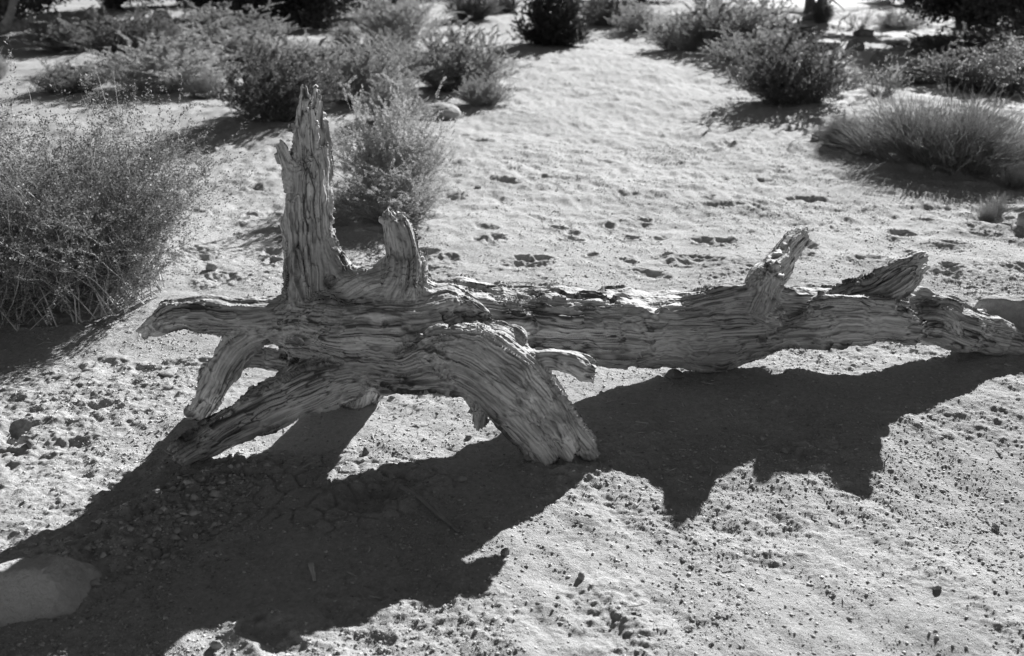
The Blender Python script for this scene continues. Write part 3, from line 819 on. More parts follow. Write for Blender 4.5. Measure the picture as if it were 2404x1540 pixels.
def stem_meshes(seed, n, mt, r=0.003, fan=0.9, base=0.3, bend=0.25, hmin=0.5, tips=True, power=0.6, clumps=0):
    """tuft of long thin upright stems, about one metre wide and one metre high"""
    rg = np.random.default_rng(seed)
    segs = []
    cl = [(rg.uniform(0, 6.28), rg.random() ** power, rg.uniform(0.55, 1.0)) for _ in range(clumps)]
    for i in range(n):
        ph = rg.uniform(0, 2 * math.pi); rr = rg.random() ** power; hk = 1.0
        if clumps:
            ph, rr, hk = cl[rg.integers(0, clumps)]; ph += rg.normal(0, 0.12); rr = abs(rr + rg.normal(0, 0.06))
        b = np.array([base * rr * math.cos(ph), base * rr * math.sin(ph), -0.01]) + np.array([*rg.normal(0, 0.02, 2), 0])
        al = fan * rr * rg.uniform(0.5, 1.1)
        d = np.array([math.sin(al) * math.cos(ph), math.sin(al) * math.sin(ph), math.cos(al)]) + rg.normal(0, 0.1, 3)
        L = rg.uniform(hmin, 1.0) * (1 - 0.25 * rr) * hk; p = b
        if clumps:
            d = d + rg.normal(0, 0.16, 3)
        for k in range(3):
            q = p + d * L / 3
            segs.append([*p, *q, r * (1 - k / 3.6), r * (1 - (k + 1) / 3.6)])
            d = d + rg.normal(0, bend * 0.5, 3); d[2] += 0.08 * bend; d /= np.linalg.norm(d)
            if tips and k == 1:
                for _ in range(2):
                    e = d + rg.normal(0, 0.3, 3)
                    segs.append([*q, *(q + e * L * 0.28), r * 0.6, r * 0.25])
            p = q
    segs = np.array(segs)
    ex = np.array([1 / np.ptp(np.percentile(segs[:, 3], [1.5, 98.5])), 1 / np.ptp(np.percentile(segs[:, 4], [1.5, 98.5])), 1 / np.percentile(segs[:, 5], 99.3)])
    segs[:, 0:3] *= ex; segs[:, 3:6] *= ex
    V, F = prism(segs)
    return (mesh_np('stems', V, F, mt),)


V_SAGE = [shrub_meshes(11 + i, 170, 0.008, 95000, 0.021, M_TWIG, M_LEAF_SAGE, spread=1.3, base=0.17, kink=0.13, slim=0.35) for i in range(2)]
V_PALE = [shrub_meshes(21 + i, 150, 0.007, 75000, 0.021, M_TWIG_L, M_LEAF_GREY, spread=1.25, base=0.16, kink=0.14, slim=0.35) for i in range(2)]
V_DARK = [shrub_meshes(31 + i, 170, 0.008, 95000, 0.021, M_TWIG, M_LEAF_DARK, spread=1.3, base=0.17, kink=0.13, slim=0.35) for i in range(2)]
V_BALL = [shrub_meshes(41, 200, 0.010, 80000, 0.030, M_BARK, M_LEAF_JUN, spread=1.5, base=0.2, kink=0.12, slim=0.5)]
V_THIN = [shrub_meshes(51, 34, 0.010, 3000, 0.026, M_BARK, M_LEAF_GREY, spread=1.2)]
V_NEAR = [shrub_meshes(61, 460, 0.0036, 170000, 0.0125, M_TWIG_L, M_LEAF_NEAR, spread=1.12, base=0.26, side=8, kink=0.2, low=1)]
V_MID = [shrub_meshes(71, 190, 0.0075, 75000, 0.019, M_TWIG_L, M_LEAF_GREY, spread=1.25, base=0.15, side=8, kink=0.2)]
V_STEM = [stem_meshes(81, 3600, M_STEM, r=0.003, fan=1.0, base=0.42, power=0.55, hmin=0.3, clumps=26)]
V_GRASS = [stem_meshes(91, 900, M_GRASS, r=0.005, fan=0.9, base=0.22, tips=False, bend=0.35)]
V_FLOWER = [stem_meshes(95, 160, M_GRASS, r=0.008, fan=0.8, base=0.12, bend=0.3)]
PARTN = {2: ('twigs', 'foliage'), 1: ('stems',)}


def foot(px, py):
    g = on_ground(px, py)
    for _ in range(6):
        g = on_ground(px, py, float(macro(g[0], g[1])))
    return g


def plant(name, cat, meshes, x0, x1, top, base, label, group, depth=None, rz=None, sink=0.02):
    """a plant whose outline spans x0..x1 and top..base in the 2403 x 1540 view"""
    px = (x0 + x1) / 2
    g = foot(px, base)
    W = (x1 - x0) * fwd(g) / FPX
    dep = (depth or 0.9) * W
    n = g[:2] / np.linalg.norm(g[:2])
    c = np.array([*(g[:2] + n * dep * 0.38), 0.0])
    c[2] = float(macro(c[0], c[1]))
    W = (x1 - x0) * fwd(c) / FPX
    tz = at(px, top, c[1])[2] - c[2]
    o = thing(name, label, cat, (c[0], c[1], c[2] - sink), 0, group)
    o.rotation_euler = (0, 0, (hash_i(x0 * 7 + base) % 628) / 100.0 if rz is None else rz)
    W *= 0.93
    o.scale = (W, W, max(tz, 0.08) * 1.02)
    for nm, m in zip(PARTN[len(meshes)], meshes):
        link(nm, m, o)
    return o


def hash_i(k):
    return int(abs(k * 2654435761) % 1000003)


G_L = 'desert shrubs along the left of the path'
G_R = 'desert shrubs along the right of the path'
plant('twiggy_shrub', 'shrub', V_NEAR[0], -170, 450, 270, 755, 'big tangled twiggy shrub at the left edge, behind the root with the beak-like end', None, rz=0.6)
plant('twiggy_shrub', 'shrub', V_MID[0], 812, 1042, 395, 525, 'leafy twiggy shrub just behind the gnarled knob and the upright limb of the dead tree', None, rz=1.1)
plant('twiggy_shrub', 'shrub', V_MID[0], 815, 1045, 250, 470, 'loose twiggy shrub overlapping the pale half-dome rock behind the upright limb', None, rz=3.4)
for a in [
    ('sage_shrub', V_SAGE[0], 95, 235, 150, 222, 'small rounded shrub standing alone on bright sand, behind the big twiggy shrub'),
    ('sage_shrub', V_PALE[0], 262, 545, 88, 222, 'wide pale feathery shrub with a bleached tangle at its foot'),
    ('sage_shrub', V_DARK[0], 540, 770, 118, 288, 'large dark shrub directly behind the pointed tip of the upright limb'),
    ('sage_shrub', V_SAGE[1], 735, 965, 105, 252, 'dense grey shrub between the large dark shrub and the big rounded path-side one'),
    ('sage_shrub', V_SAGE[0], 955, 1185, 72, 215, 'big rounded dome shrub at the left edge of the sandy path'),
    ('sage_shrub', V_SAGE[1], 1082, 1182, 185, 252, 'low small shrub at the foot of the big rounded dome shrub'),
    ('sage_shrub', V_SAGE[0], 865, 992, 185, 292, 'upright bushy shrub just left of the pale half-dome rock'),
    ('sage_shrub', V_PALE[1], 838, 1022, -10, 108, 'tall loose shrub behind the pale grass tuft'),
    ('sage_shrub', V_DARK[1], 1050, 1160, -20, 50, 'dark low shrub far up the path on its left side'),
    ('sage_shrub', V_DARK[0], 1150, 1215, -20, 32, 'smallest dark shrub at the top where the path leaves the picture'),
    ('sage_shrub', V_SAGE[1], 82, 290, 42, 122, 'grey spreading shrub in front of the fallen grey snag'),
    ('sage_shrub', V_DARK[1], 235, 430, 36, 152, 'shadowy shrub with a long shadow, right of the spreading grey one'),
    ('sage_shrub', V_SAGE[0], 415, 640, 22, 112, 'hazy grey shrub under the dark junipers at the far left'),
    ('sage_shrub', V_PALE[0], 520, 700, 78, 150, 'pale mottled shrub behind the large dark shrub'),
    ('sage_shrub', V_PALE[1], 640, 790, 95, 165, 'soft pale shrub to the left of the bright grass tuft'),
    ('sage_shrub', V_SAGE[0], 860, 965, 80, 150, 'half-hidden shrub between the grass tuft and the rounded dome shrub'),
    ('sage_shrub', V_DARK[0], 520, 590, 95, 150, 'little dark shrub peeping out between two pale ones'),
    ('sage_shrub', V_SAGE[1], -60, 18, 120, 190, 'shrub cut by the left edge, above the big twiggy shrub'),
]:
    plant(a[0], 'shrub', a[1], *a[2:], G_L)
plant('round_juniper', 'bush', V_BALL[0], 1226, 1370, -28, 108, 'dark ball-shaped juniper bush standing in the middle of the sandy path', None, depth=0.8)
for a in [
    ('sage_shrub', V_SAGE[0], 1362, 1492, -10, 62, 'grey shrub just right of the ball-shaped juniper bush'),
    ('sage_shrub', V_PALE[0], 1448, 1560, 12, 78, 'pale wispy shrub at the bend of the path'),
    ('sage_shrub', V_PALE[1], 1518, 1690, 42, 120, 'light tufted shrub with a dark hollow under it, right edge of the path'),
    ('sage_shrub', V_SAGE[1], 1600, 1835, -5, 118, 'broad tall shrub under the white slickrock on the right'),
    ('sage_shrub', V_SAGE[0], 1690, 1880, 75, 165, 'grey shrub between the broad tall one and the drooping dark one'),
    ('sage_shrub', V_DARK[0], 1738, 1975, 92, 248, 'large drooping dark shrub with a wide shadow on the path, right side'),
    ('sage_shrub', V_DARK[1], 2188, 2440, 118, 226, 'dense dark shrub at the right edge above the long-stemmed bush'),
    ('sage_shrub', V_SAGE[1], 2128, 2205, 136, 200, 'small round shrub with a shaded hollow, left of the dense dark one'),
    ('sage_shrub', V_DARK[0], 2150, 2420, 74, 150, 'shaded low shrub at the foot of the big juniper trunk'),
    ('sage_shrub', V_PALE[0], 2045, 2165, 25, 70, 'pale shrub between the slickrock and the big juniper trunk'),
    ('sage_shrub', V_DARK[1], 1902, 1952, 5, 58, 'small dark shrub beside the upper wooden step'),
]:
    plant(a[0], 'shrub', a[1], *a[2:], G_R)
for a in [(1955, 2030, 138, 205, 'thin twiggy bush left of its taller twin, on the pale wash'), (2010, 2125, 128, 228, 'thin see-through twiggy bush with a dark stem on the pale wash'),
          (1962, 2058, 12, 72, 'bare dark twiggy bush in front of the white slickrock')]:
    plant('thin_bush', 'bush', V_THIN[0], *a, 'thin twiggy bushes on the right')
plant('ephedra', 'bush', V_STEM[0], 1985, 2440, 225, 405, 'wide bush of long thin upright stems on the right bank', None, depth=0.7, rz=0.3)
plant('ephedra', 'bush', V_STEM[0], 1905, 2030, 268, 345, 'smaller tuft of thin stems joined to the left end of the wide stemmed bush', None, rz=2.0)
for a in [(772, 852, 45, 112, 'bright dry grass tuft among the grey shrubs on the left'), (2330, 2430, 372, 445, 'light dry grass under the right end of the stemmed bush'),
          (430, 540, 150, 232, 'bleached twiggy grass in front of the wide pale feathery shrub'), (2290, 2340, 470, 520, 'tiny sprouting grass tuft left of the flower stalks')]:
    plant('grass_tuft', 'grass', V_GRASS[0], *a, 'dry grass tufts')
plant('dry_flower', 'plant', V_FLOWER[0], 2295, 2375, 442, 512, 'dried flower stalks at the right edge below the stemmed bush', None)


# ------------------------------------------------------------------ trees
def juniper_meshes(seed, H=3.4, leaf_n=26000, low=0.25):
    rg = np.random.default_rng(seed)
    segs = []; ends = []
    for b in range(3):
        p = np.array([rg.normal(0, 0.08), rg.normal(0, 0.08), -0.15]); d = np.array([rg.normal(0, 0.25), rg.normal(0, 0.25), 1.0]); r = 0.16 * rg.uniform(0.7, 1.1)
        for k in range(9):
            q = p + d / np.linalg.norm(d) * H / 10 + rg.normal(0, 0.05, 3)
            segs.append([*p, *q, r, r * 0.86]); r *= 0.86
            if k >= 1:
                for _ in range(3):
                    e = np.array([rg.normal(), rg.normal(), rg.uniform(-0.25, 0.5)]); e /= np.linalg.norm(e)
                    L = rg.uniform(0.6, 1.3) * (1 - 0.05 * k); pp = q; rr = r * 0.45
                    for j in range(4):
                        qq = pp + e * L / 4 + rg.normal(0, 0.06, 3); segs.append([*pp, *qq, rr, rr * 0.65]); rr *= 0.65
                        if j >= 1:
                            ends.append((qq, 0.13 + 0.06 * j))
                        pp = qq; e = e + rg.normal(0, 0.25, 3); e[2] -= 0.04; e /= np.linalg.norm(e)
            d = d + rg.normal(0, 0.3, 3); d[2] = 1; p = q
    V, F = prism(segs, 7)
    V = V + 0.02 * np.stack([perlin(V[:, 0] * 9, V[:, 1] * 9, V[:, 2] * 2, 5 + k) for k in range(3)], -1)
    tr = mesh_np('trunk', V, F, M_BARK)
    E = np.array([e[0] for e in ends]); S = np.array([e[1] for e in ends])
    k = E[:, 2] > low; E, S = E[k], S[k]
    i = rg.integers(0, len(E), leaf_n)
    o = rg.normal(0, 1, (leaf_n, 3)); o /= np.linalg.norm(o, axis=1, keepdims=True)
    P = E[i] + o * (S[i] * rg.random(leaf_n) ** 0.45)[:, None] * np.array([1.1, 1.1, 0.8])
    V, F = leaves(P, o + np.array([0, 0, 0.4]), 0.075, rg, 0.5)
    return tr, mesh_np('crown', V, F, M_LEAF_JUN)


V_TREE = [juniper_meshes(5, 3.4, 42000, 0.05), juniper_meshes(6, 3.0, 36000, 0.1), juniper_meshes(7, 3.6, 30000, 1.5)]
for k, (px, py, s, v, rz, lab) in enumerate([
        (25, 62, 1.0, 0, 0.2, 'dark juniper tree at the upper left corner behind the fallen snag'),
        (262, 22, 0.9, 0, 2.2, 'dark juniper tree behind the spreading shrubs, second from the left'),
        (470, 14, 1.0, 1, 3.9, 'juniper tree beyond the shadowy shrub, third from the left'),
        (580, 38, 1.0, 0, 5.1, 'black-shaded juniper tree behind the pale mottled shrub'),
        (705, 66, 1.0, 1, 1.0, 'low-crowned juniper tree shading the ground left of the grass tuft'),
        (985, -2, 1.0, 1, 4.4, 'juniper tree far behind the tall loose shrub left of the path'),
        (1648, 22, 0.7, 2, 0.9, 'slim juniper tree behind the light tufted shrub on the right'),
        (1512, 2, 0.6, 1, 2.7, 'distant juniper tree behind the pale wispy shrub'),
        (1890, 48, 0.75, 2, 3.3, 'bare-footed juniper tree next to the upper wooden step'),
        (2262, 88, 0.8, 0, 1.7, 'big juniper tree with a thick shredded trunk at the upper right'),
        (2400, 62, 0.75, 0, 4.0, 'juniper tree cut by the right edge, beside the thick-trunked one'),
        (2125, 10, 0.6, 1, 5.6, 'juniper tree behind the right end of the white slickrock')]):
    g = foot(px, py)
    o = thing('juniper_tree', lab, 'tree', (g[0], g[1], float(macro(g[0], g[1]))), rz, 'junipers behind the shrubs')
    o.scale = (s, s, s)
    for nm, m in zip(('trunk', 'crown'), V_TREE[v]):
        link(nm, m, o)


# ------------------------------------------------------------------ rocks and stones
def sphere_pts(nu, nv):
    v = [[0, 0, 1]]
    for i in range(1, nv):
        t = math.pi * i / nv
        for j in range(nu):
            p = 2 * math.pi * j / nu
            v.append([math.sin(t) * math.cos(p), math.sin(t) * math.sin(p), math.cos(t)])
    v.append([0, 0, -1])
    f = []
    for j in range(nu):
        f.append([0, 1 + j, 1 + (j + 1) % nu, 1 + (j + 1) % nu])
    for i in range(nv - 2):
        for j in range(nu):
            a = 1 + i * nu + j; b = 1 + i * nu + (j + 1) % nu
            f.append([a, a + nu, b + nu, b])
    l = len(v) - 1
    return np.array(v, np.float32), f, l


def rock_mesh(name, size, seed, mat, cuts=9, res=40, top=None, rough=0.05):
    rg = np.random.default_rng(seed)
    import bmesh
    bm = bmesh.new()
    bmesh.ops.create_icosphere(bm, subdivisions=5 if res > 30 else (4 if res > 15 else 2), radius=1.0)
    me = bpy.data.meshes.new(name); bm.to_mesh(me); bm.free()
    n = len(me.vertices); v = np.empty(n * 3, np.float32); me.vertices.foreach_get('co', v); v = v.reshape(-1, 3)
    for c in range(cuts):
        d = rg.normal(0, 1, 3); d[2] *= 0.7; d /= np.linalg.norm(d); o = rg.uniform(0.55, 0.85)
        k = v @ d - o
        v = v - np.where(k > 0, k * 0.93, 0)[:, None] * d
    if top is not None:
        k = v[:, 2] - top
        v[:, 2] -= np.where(k > 0, k * 0.9, 0)
    v = v * (1 + rough * fbm(v[:, 0] * 2.2 + seed, v[:, 1] * 2.2, v[:, 2] * 2.2, 4, seed)[:, None])
    v = v * np.asarray(size, np.float32) * 0.5
    me.vertices.foreach_set('co', v.ravel()); me.update()
    me.polygons.foreach_set('use_smooth', np.ones(len(me.polygons), bool))
    me.materials.append(mat)
    return me


def rock(name, cat, x0, x1, top, base, label, mat=None, seed=1, depth=1.0, group=None, sink=0.25, rz=None, cuts=9, topcut=None, res=20, rough=0.05):
    px = (x0 + x1) / 2
    g = foot(px, base)
    W = (x1 - x0) * fwd(g) / FPX
    c = g.copy(); c[1] += W * depth * 0.4
    zb = ground_z(c[0], c[1])
    Hh = max(at(px, top, c[1])[2] - zb, 0.2 * W)
    if cat == 'stone':
        Hh *= 0.75
    me = rock_mesh(name, (W * 1.05, W * depth, Hh * (1 + 2 * sink)), seed, mat or M_STONE, cuts, res, topcut, rough)
    o = link(name, me, None, (c[0], c[1], zb + Hh * 0.5 * (1 - sink) if sink else zb + Hh * .5))
    if rz is not None:
        o.rotation_euler = (0, 0, rz)
    tag(o, label, cat, group)
    return o


def slab(name, label, outline, h, lean, tilt, mat, seed, z0=None, rough=0.03):
    """angular slab: outline = ground corners (anticlockwise from above), h = height, lean = how far its sides lean in, tilt = slope of its top"""
    import bmesh
    O = np.array([on_ground(*p)[:2] for p in outline]); c = O.mean(0)
    zb = float(ground_z(c[0], c[1])) if z0 is None else z0
    pl = []
    for k in range(len(O)):
        a, b = O[k], O[(k + 1) % len(O)]
        e = (b - a) / np.linalg.norm(b - a); n2 = np.array([e[1], -e[0]])
        if n2 @ (c - a) > 0:
            n2 = -n2
        n3 = np.array([*n2, lean[k % len(lean)]]); n3 /= np.linalg.norm(n3)
        pl.append((n3, n3 @ np.array([*(a - c), -h * 0.5])))
    t = np.array([tilt[0], tilt[1], 1.0]); t /= np.linalg.norm(t)
    pl += [(t, h * 0.5 * t[2]), (np.array([0, 0, -1.0]), h)]
    bm = bmesh.new(); bmesh.ops.create_icosphere(bm, subdivisions=6, radius=1.0)
    me = bpy.data.meshes.new(name); bm.to_mesh(me); bm.free()
    n = len(me.vertices); v = np.empty(n * 3, np.float32); me.vertices.foreach_get('co', v); v = v.reshape(-1, 3)
    q = np.full(n, 0.0)
    for n3, o in pl:
        q += np.maximum(v @ n3 / max(o, 1e-3), 0) ** 17
    r = q ** (-1 / 17)
    v = v * r[:, None]
    s_ = np.hypot(*(O.max(0) - O.min(0)))
    f = 5.0 / s_
    nn = fbm(v[:, 0] * f + seed, v[:, 1] * f, v[:, 2] * f, 5, seed, 0.55)
    m2 = 1 - 2 * np.abs(perlin(v[:, 0] * f * 2.5, v[:, 1] * f * 2.5, v[:, 2] * f * 2.5 + seed, seed + 3))
    v = v * (1 + rough * nn[:, None] + 0.35 * rough * m2[:, None] + 0.25 * rough * fbm(v[:, 0] * f * 9, v[:, 1] * f * 9, v[:, 2] * f * 9, 3, seed + 9, .7)[:, None])
    me.vertices.foreach_set('co', v.astype(np.float32).ravel()); me.update()
    me.polygons.foreach_set('use_smooth', np.ones(len(me.polygons), bool))
    me.materials.append(mat)
    o = link(name, me, None, (c[0], c[1], zb + h * 0.5))
    return tag(o, label, 'rock')


slab('flat_rock', 'flat grey rock slab at the lower left corner, half in the shadow', [(-160, 1500), (20, 1480), (170, 1440), (240, 1348), (215, 1325), (60, 1350), (-160, 1430)], 0.105, (0.9, 0.5, 0.7, 1.0, 0.9, 0.8), (0.05, 0.03), M_STONE_L, 3, rough=0.075)
slab('boulder', 'low boulder with a sunlit top behind the thin end of the dead tree', [(2222, 800), (2620, 815), (2640, 772), (2245, 772)], 0.185, (0.12, 0.3, 0.4, 0.5), (0.03, -0.1), M_STONE, 5, rough=0.10)
rock('half_dome_rock', 'rock', 978, 1078, 246, 282, 'pale half-dome rock with a shaded face behind the loose twiggy shrub', M_STONE, 8, 0.9, res=40, rz=0.3)
G_S = 'loose stones on the sand'
for k, a in enumerate([
    ('stone', 955, 992, 536, 562, 'white stone under the leafy twiggy shrub behind the gnarled knob', M_STONE),
    ('stone', 1110, 1134, 434, 446, 'small dark stone alone on the path behind the dead tree', M_STONE_D),
    ('stone', 480, 506, 594, 608, 'pale wedge-shaped stone right of the big twiggy shrub', M_STONE),
    ('stone', 480, 512, 615, 640, 'flat tilted stone below the wedge-shaped one', M_STONE),
    ('stone', 362, 418, 876, 890, 'flat white stone on the sand left of the bent side root', M_STONE),
    ('stone', 388, 412, 1048, 1058, 'little white stone just left of the tip of the front root', M_STONE),
    ('stone', 55, 80, 1030, 1054, 'knobbly stone at the edge of the round hollow on the left', M_STONE_D),
    ('stone', 490, 524, 1500, 1524, 'white stone near the bottom edge beside the shadow', M_STONE),
    ('stone', 1172, 1198, 1284, 1306, 'round stone at the tip of the shadow near the middle', M_STONE_D),
    ('stone', 1352, 1376, 1340, 1358, 'rounded white pebble in the sunny foreground sand', M_STONE),
    ('stone', 1558, 1612, 866, 890, 'dark stone under the trunk at the edge of its shadow', M_STONE_D),
    ('stone', 2352, 2386, 522, 540, 'dark stone under the dried flower stalks', M_STONE_D),
    ('stone', 2380, 2440, 490, 545, 'angular stone at the right edge beside the dark one', M_STONE),
    ('stone', 912, 928, 928, 940, 'dark little stone in the sunlit gap under the broad root', M_STONE_D),
    ('stone', 1065, 1095, 1115, 1134, 'flat stone lying in the shadow in front of the broad root', M_STONE),
    ('stone', 1090, 1112, 1020, 1036, 'pale chip at the edge of the sunlit gap under the roots', M_STONE),
    ('stone', 845, 868, 1048, 1068, 'stone slab half sunk in cracked mud under the roots', M_STONE_D),
    ('stone', 1830, 1852, 1050, 1066, 'stone on the toothed shadow edge, right of the middle', M_STONE),
    ('stone', 2330, 2352, 1225, 1240, 'lone white stone in the sand at the lower right', M_STONE),
    ('stone', 2190, 2215, 1370, 1386, 'flat pale stone low in the right foreground', M_STONE),
    ('stone', 1780, 1802, 1020, 1034, 'pale stone inside the shadow below the trunk', M_STONE),
    ('stone', 1910, 1980, 310, 322, 'flat white stone on the path left of the smaller stem tuft', M_STONE),
    ('stone', 1900, 1926, 318, 336, 'dark stone at the left foot of the smaller stem tuft', M_STONE_D),
    ('stone', 2005, 2040, 596, 606, 'thin white slab stone on the sand behind the jagged stub', M_STONE),
]):
    rock(a[0], 'stone', *a[1:6], a[6], 40 + k, 0.8, G_S, sink=0.35, rz=k * 0.9, cuts=8)
rock('boulder', 'rock', 1985, 2032, 94, 124, 'flat dark boulder beside the wooden steps', M_STONE_D, 61, 0.9)
rock('boulder', 'rock', 2046, 2092, 122, 158, 'blocky dark boulder behind the thin see-through bush', M_STONE_D, 62, 0.9)
rock('boulder', 'rock', 2005, 2062, 70, 92, 'low shaded boulder under the bare dark bush', M_STONE_D, 63, 0.7)
rock('boulder', 'rock', 190, 232, 20, 44, 'bright white boulder between the junipers at the upper left', M_ROCKW, 64, 0.8)
rock('boulder', 'rock', 345, 400, 24, 44, 'pale flat boulder behind the hazy grey shrub', M_ROCKW, 65, 0.8)
o = slab('slickrock_ledge', 'white sunlit slickrock ledge at the top right', [(1690, 42), (1960, 40), (2085, 26), (2110, 0), (1960, -12), (1690, -8)], 0.22, (1.2, 1.0, 0.8, 0.5, 0.5, 0.8), (0.0, 0.02), M_ROCKW, 66, z0=float(macro(6.5, 22.5)) - 0.08, rough=0.02)


def plank_mesh(name, L, W, T, mat, seed):
    nx = 24
    x = np.linspace(-L / 2, L / 2, nx)
    prof = [(-W / 2, 0), (-W / 2 + .01, T), (W / 2 - .01, T), (W / 2, 0)]
    V = np.array([[a, b + 0.012 * math.sin(a * 5 + seed), c + 0.008 * math.sin(a * 9 + b * 20 + seed)] for a in x for b, c in prof], np.float32)
    F = [[i * 4 + j, i * 4 + (j + 1) % 4, i * 4 + 4 + (j + 1) % 4, i * 4 + 4 + j] for i in range(nx - 1) for j in range(4)]
    F += [[0, 1, 2, 3], [(nx - 1) * 4 + 3, (nx - 1) * 4 + 2, (nx - 1) * 4 + 1, (nx - 1) * 4]]
    return mesh_np(name, V, np.array(F), mat)


for k, (x0, x1, py, lab) in enumerate([(1828, 1904, 80, 'highest wooden step beam on the pale wash at the upper right'), (1842, 1924, 96, 'middle wooden step beam on the pale wash'), (1878, 1968, 120, 'lowest wooden step beam on the pale wash')]):
    a, b = foot(x0, py), foot(x1, py - 1)
    L = np.linalg.norm(b - a)
    m = (a + b) / 2
    o = link('step_beam', plank_mesh('step_beam', L, 0.18, 0.13, M_BARK, k), None, (m[0], m[1], float(macro(m[0], m[1])) - 0.02))
    o.rotation_euler = (0, 0, math.atan2(b[1] - a[1], b[0] - a[0]))
    tag(o, lab, 'step', 'wooden trail steps')


def stick_mesh(name, P, r, mat, seed):
    rg = np.random.default_rng(seed)
    C = catmull(np.array(P, float), 8)
    sides = 9; V = []
    for i, c in enumerate(C):
        d = C[min(i + 1, len(C) - 1)] - C[max(i - 1, 0)]; d /= np.linalg.norm(d)
        u = np.cross(d, [0, 0, 1]); u /= np.linalg.norm(u); v = np.cross(u, d)
        rr = r * (1 - 0.45 * i / len(C)) * rg.uniform(0.85, 1.1)
        for k in range(sides):
            t = 2 * math.pi * k / sides
            V.append(c + (u * math.cos(t) + v * math.sin(t)) * rr * (1 + 0.2 * math.sin(3 * t + i * 0.3)))
    F = [[i * sides + k, i * sides + (k + 1) % sides, (i + 1) * sides + (k + 1) % sides, (i + 1) * sides + k] for i in range(len(C) - 1) for k in range(sides)]
    n0 = len(V); V.append(C[0]); V.append(C[-1])
    F += [[n0, (k + 1) % sides, k, k] for k in range(sides)] + [[n0 + 1, (len(C) - 1) * sides + k, (len(C) - 1) * sides + (k + 1) % sides, (len(C) - 1) * sides + (k + 1) % sides] for k in range(sides)]
    m = bpy.data.meshes.new(name)
    m.from_pydata([tuple(x) for x in V], [], [tuple(dict.fromkeys(f)) for f in F]); m.update()
    m.polygons.foreach_set('use_smooth', np.ones(len(m.polygons), bool))
    m.materials.append(mat)
    return m


def stick(px_pts, r, lab, mat, lift, seed):
    P = []
    for (x, y), z in zip(px_pts, lift):
        g = on_ground(x, y); g[2] = ground_z(g[0], g[1]) + r * 0.7 + z; P.append(g)
    o0 = P[0].copy()
    o = link('stick', stick_mesh('stick', [p - o0 for p in P], r, mat, seed), None, tuple(o0))
    tag(o, lab, 'stick')


stick([(940, 1147), (985, 1178), (1030, 1215), (1078, 1250)], 0.0085, 'thin bare stick lying in the shadow in front of the dead tree', M_TWIG, (0.012, 0.004, 0.004, 0.0), 1)
stick([(730, 1332), (735, 1350), (738, 1368)], 0.0075, 'short white wood chip at the sunny edge of the shadow', M_TWIG_L, (0, 0, 0), 2)

# fallen grey snag under the junipers at the far left
a, b, c, d = foot(-40, 92), foot(15, 86), foot(60, 80), foot(96, 60)
o = thing('fallen_snag', 'fallen grey snag with bare limbs under the junipers at the left edge', 'dead tree', tuple(b))
z = lambda p, h: p - b + np.array([0, 0, h])
link('trunk', stick_mesh('trunk', [z(a, .1), z(b, .12), z(c, .12)], 0.12, M_TWIG_L, 3), o)
link('limb', stick_mesh('limb', [z(b, .12), z(b, .5) + np.array([.2, 0, 0]), z(c, .75)], 0.07, M_TWIG_L, 4), o)
link('limb', stick_mesh('limb', [z(c, .1), z(c, .25) + np.array([.15, 0, 0]), z(d, .5)], 0.06, M_TWIG_L, 5), o)


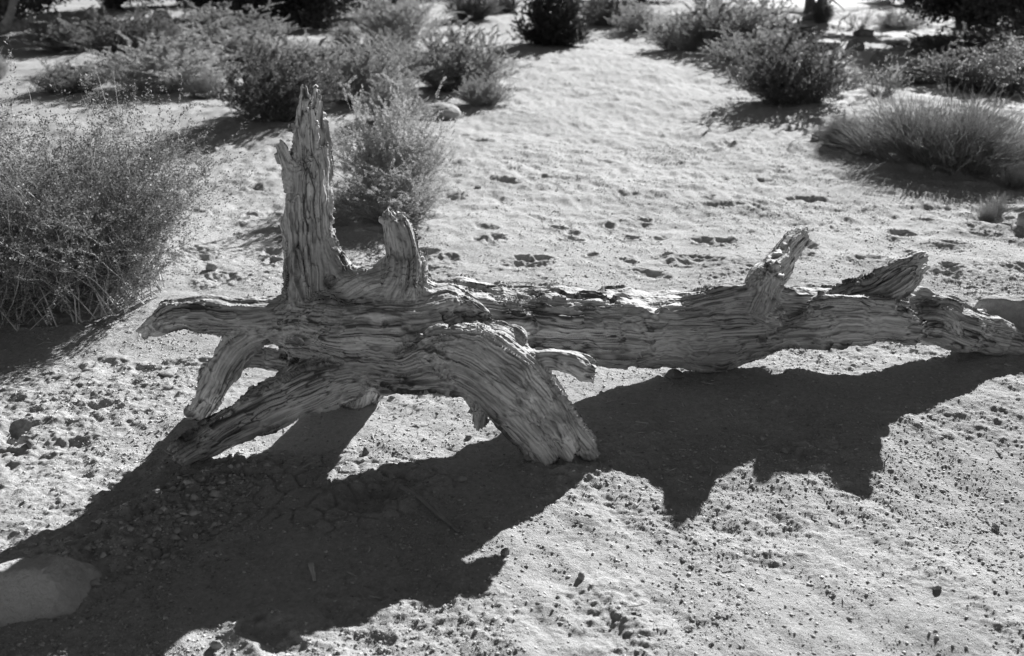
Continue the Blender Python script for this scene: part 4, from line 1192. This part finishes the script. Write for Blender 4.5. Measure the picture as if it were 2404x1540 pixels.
# ------------------------------------------------------------------ loose grit: too many to count
def gravel():
    rg = np.random.default_rng(99)
    n = 380000
    y = 1.7 + 6.3 * rg.random(n) ** 1.7
    x = rg.uniform(-0.72, 0.75, n) * (y + 0.7)
    k = sstep(-0.35, 0.5, fbm(x * 1.3 + 4, y * 1.3, 0 * x, 3, 401)) * 0.75 + 0.25 * sstep(0.1, 0.4, fbm(x * 6, y * 6, 0 * x, 2, 402))
    keep = rg.random(n) < k * 0.8 + 0.08
    x, y = x[keep], y[keep]
    n = len(x)
    s = 0.0014 * (1 + rg.pareto(2.1, n)) * (0.75 + 0.12 * y); s = np.clip(s, 0.0013, 0.0062)
    # crusty clods along the low rise at the lower left
    m = 900
    a, b = on_ground(590, 1110)[:2], on_ground(240, 1330)[:2]
    t = rg.random(m)
    cx = a[0] + (b[0] - a[0]) * t + rg.normal(0, 0.09, m); cy = a[1] + (b[1] - a[1]) * t + rg.normal(0, 0.07, m)
    x = np.concatenate([x, cx]); y = np.concatenate([y, cy]); s = np.concatenate([s, np.clip(0.004 * (1 + rg.pareto(2.3, m)), 0.003, 0.016)])
    n = len(x)
    j = np.clip(np.searchsorted(gy, y), 1, len(gy) - 1); i = np.clip(np.searchsorted(gx, x), 1, len(gx) - 1)
    z = HT[j, i]
    I = np.array([[1, 0, 0], [-1, 0, 0], [0, 1, 0], [0, -1, 0], [0, 0, 1], [0, 0, -1]], np.float32)
    T = np.array([[0, 2, 4], [2, 1, 4], [1, 3, 4], [3, 0, 4], [2, 0, 5], [1, 2, 5], [3, 1, 5], [0, 3, 5]])
    V = I[None] * rg.uniform(0.6, 1.4, (n, 6, 1)) * np.stack([rg.uniform(0.8, 1.5, n), rg.uniform(0.7, 1.1, n), rg.uniform(0.45, 0.85, n)], 1)[:, None]
    th = rg.uniform(0, 6.28, n); c, sn = np.cos(th)[:, None], np.sin(th)[:, None]
    V = np.stack([V[..., 0] * c - V[..., 1] * sn, V[..., 0] * sn + V[..., 1] * c, V[..., 2]], -1) * s[:, None, None]
    V = V + np.stack([x, y, z + s * 0.12], -1)[:, None]
    F = (T[None] + (np.arange(n) * 6)[:, None, None]).reshape(-1, 3)
    o = link('gravel', mesh_np('gravel', V.reshape(-1, 3), F, M_GRAVEL))
    o['kind'] = 'stuff'
    o['label'] = 'loose grit and small pebbles strewn over the sand'
    o['category'] = 'gravel'


gravel()


def litter():
    """bark flakes, splinters and twig bits round the dead tree and under the shrubs"""
    rg = np.random.default_rng(17)
    n = 700
    x = np.concatenate([rg.normal(0.2, 1.1, 350), rg.normal(-2.0, 0.6, 150), rg.uniform(-2, 3, 200)])
    y = np.concatenate([rg.normal(3.0, 0.4, 350), rg.normal(4.1, 0.5, 150), rg.uniform(1.9, 7, 200)])
    segs = []
    for a, b in zip(x, y):
        if b < 1.7:
            continue
        z = float(ground_z(a, b)); th = rg.uniform(0, 6.28); L = rg.uniform(0.008, 0.05); r = rg.uniform(0.0009, 0.0025)
        p = np.array([a, b, z + r]); d = np.array([math.cos(th), math.sin(th), rg.uniform(-0.02, 0.25)])
        q = p + d * L * 0.5; e = q + (d + rg.normal(0, 0.25, 3) * [1, 1, 0.2]) * L * 0.5
        segs += [[*p, *q, r, r], [*q, *e, r, r * 0.6]]
    V, F = prism(segs, 4)
    o = link('litter', mesh_np('litter', V, F, M_TWIG_L))
    o['kind'] = 'stuff'
    o['label'] = 'scattered splinters and twig bits on the sand'
    o['category'] = 'litter'


litter()
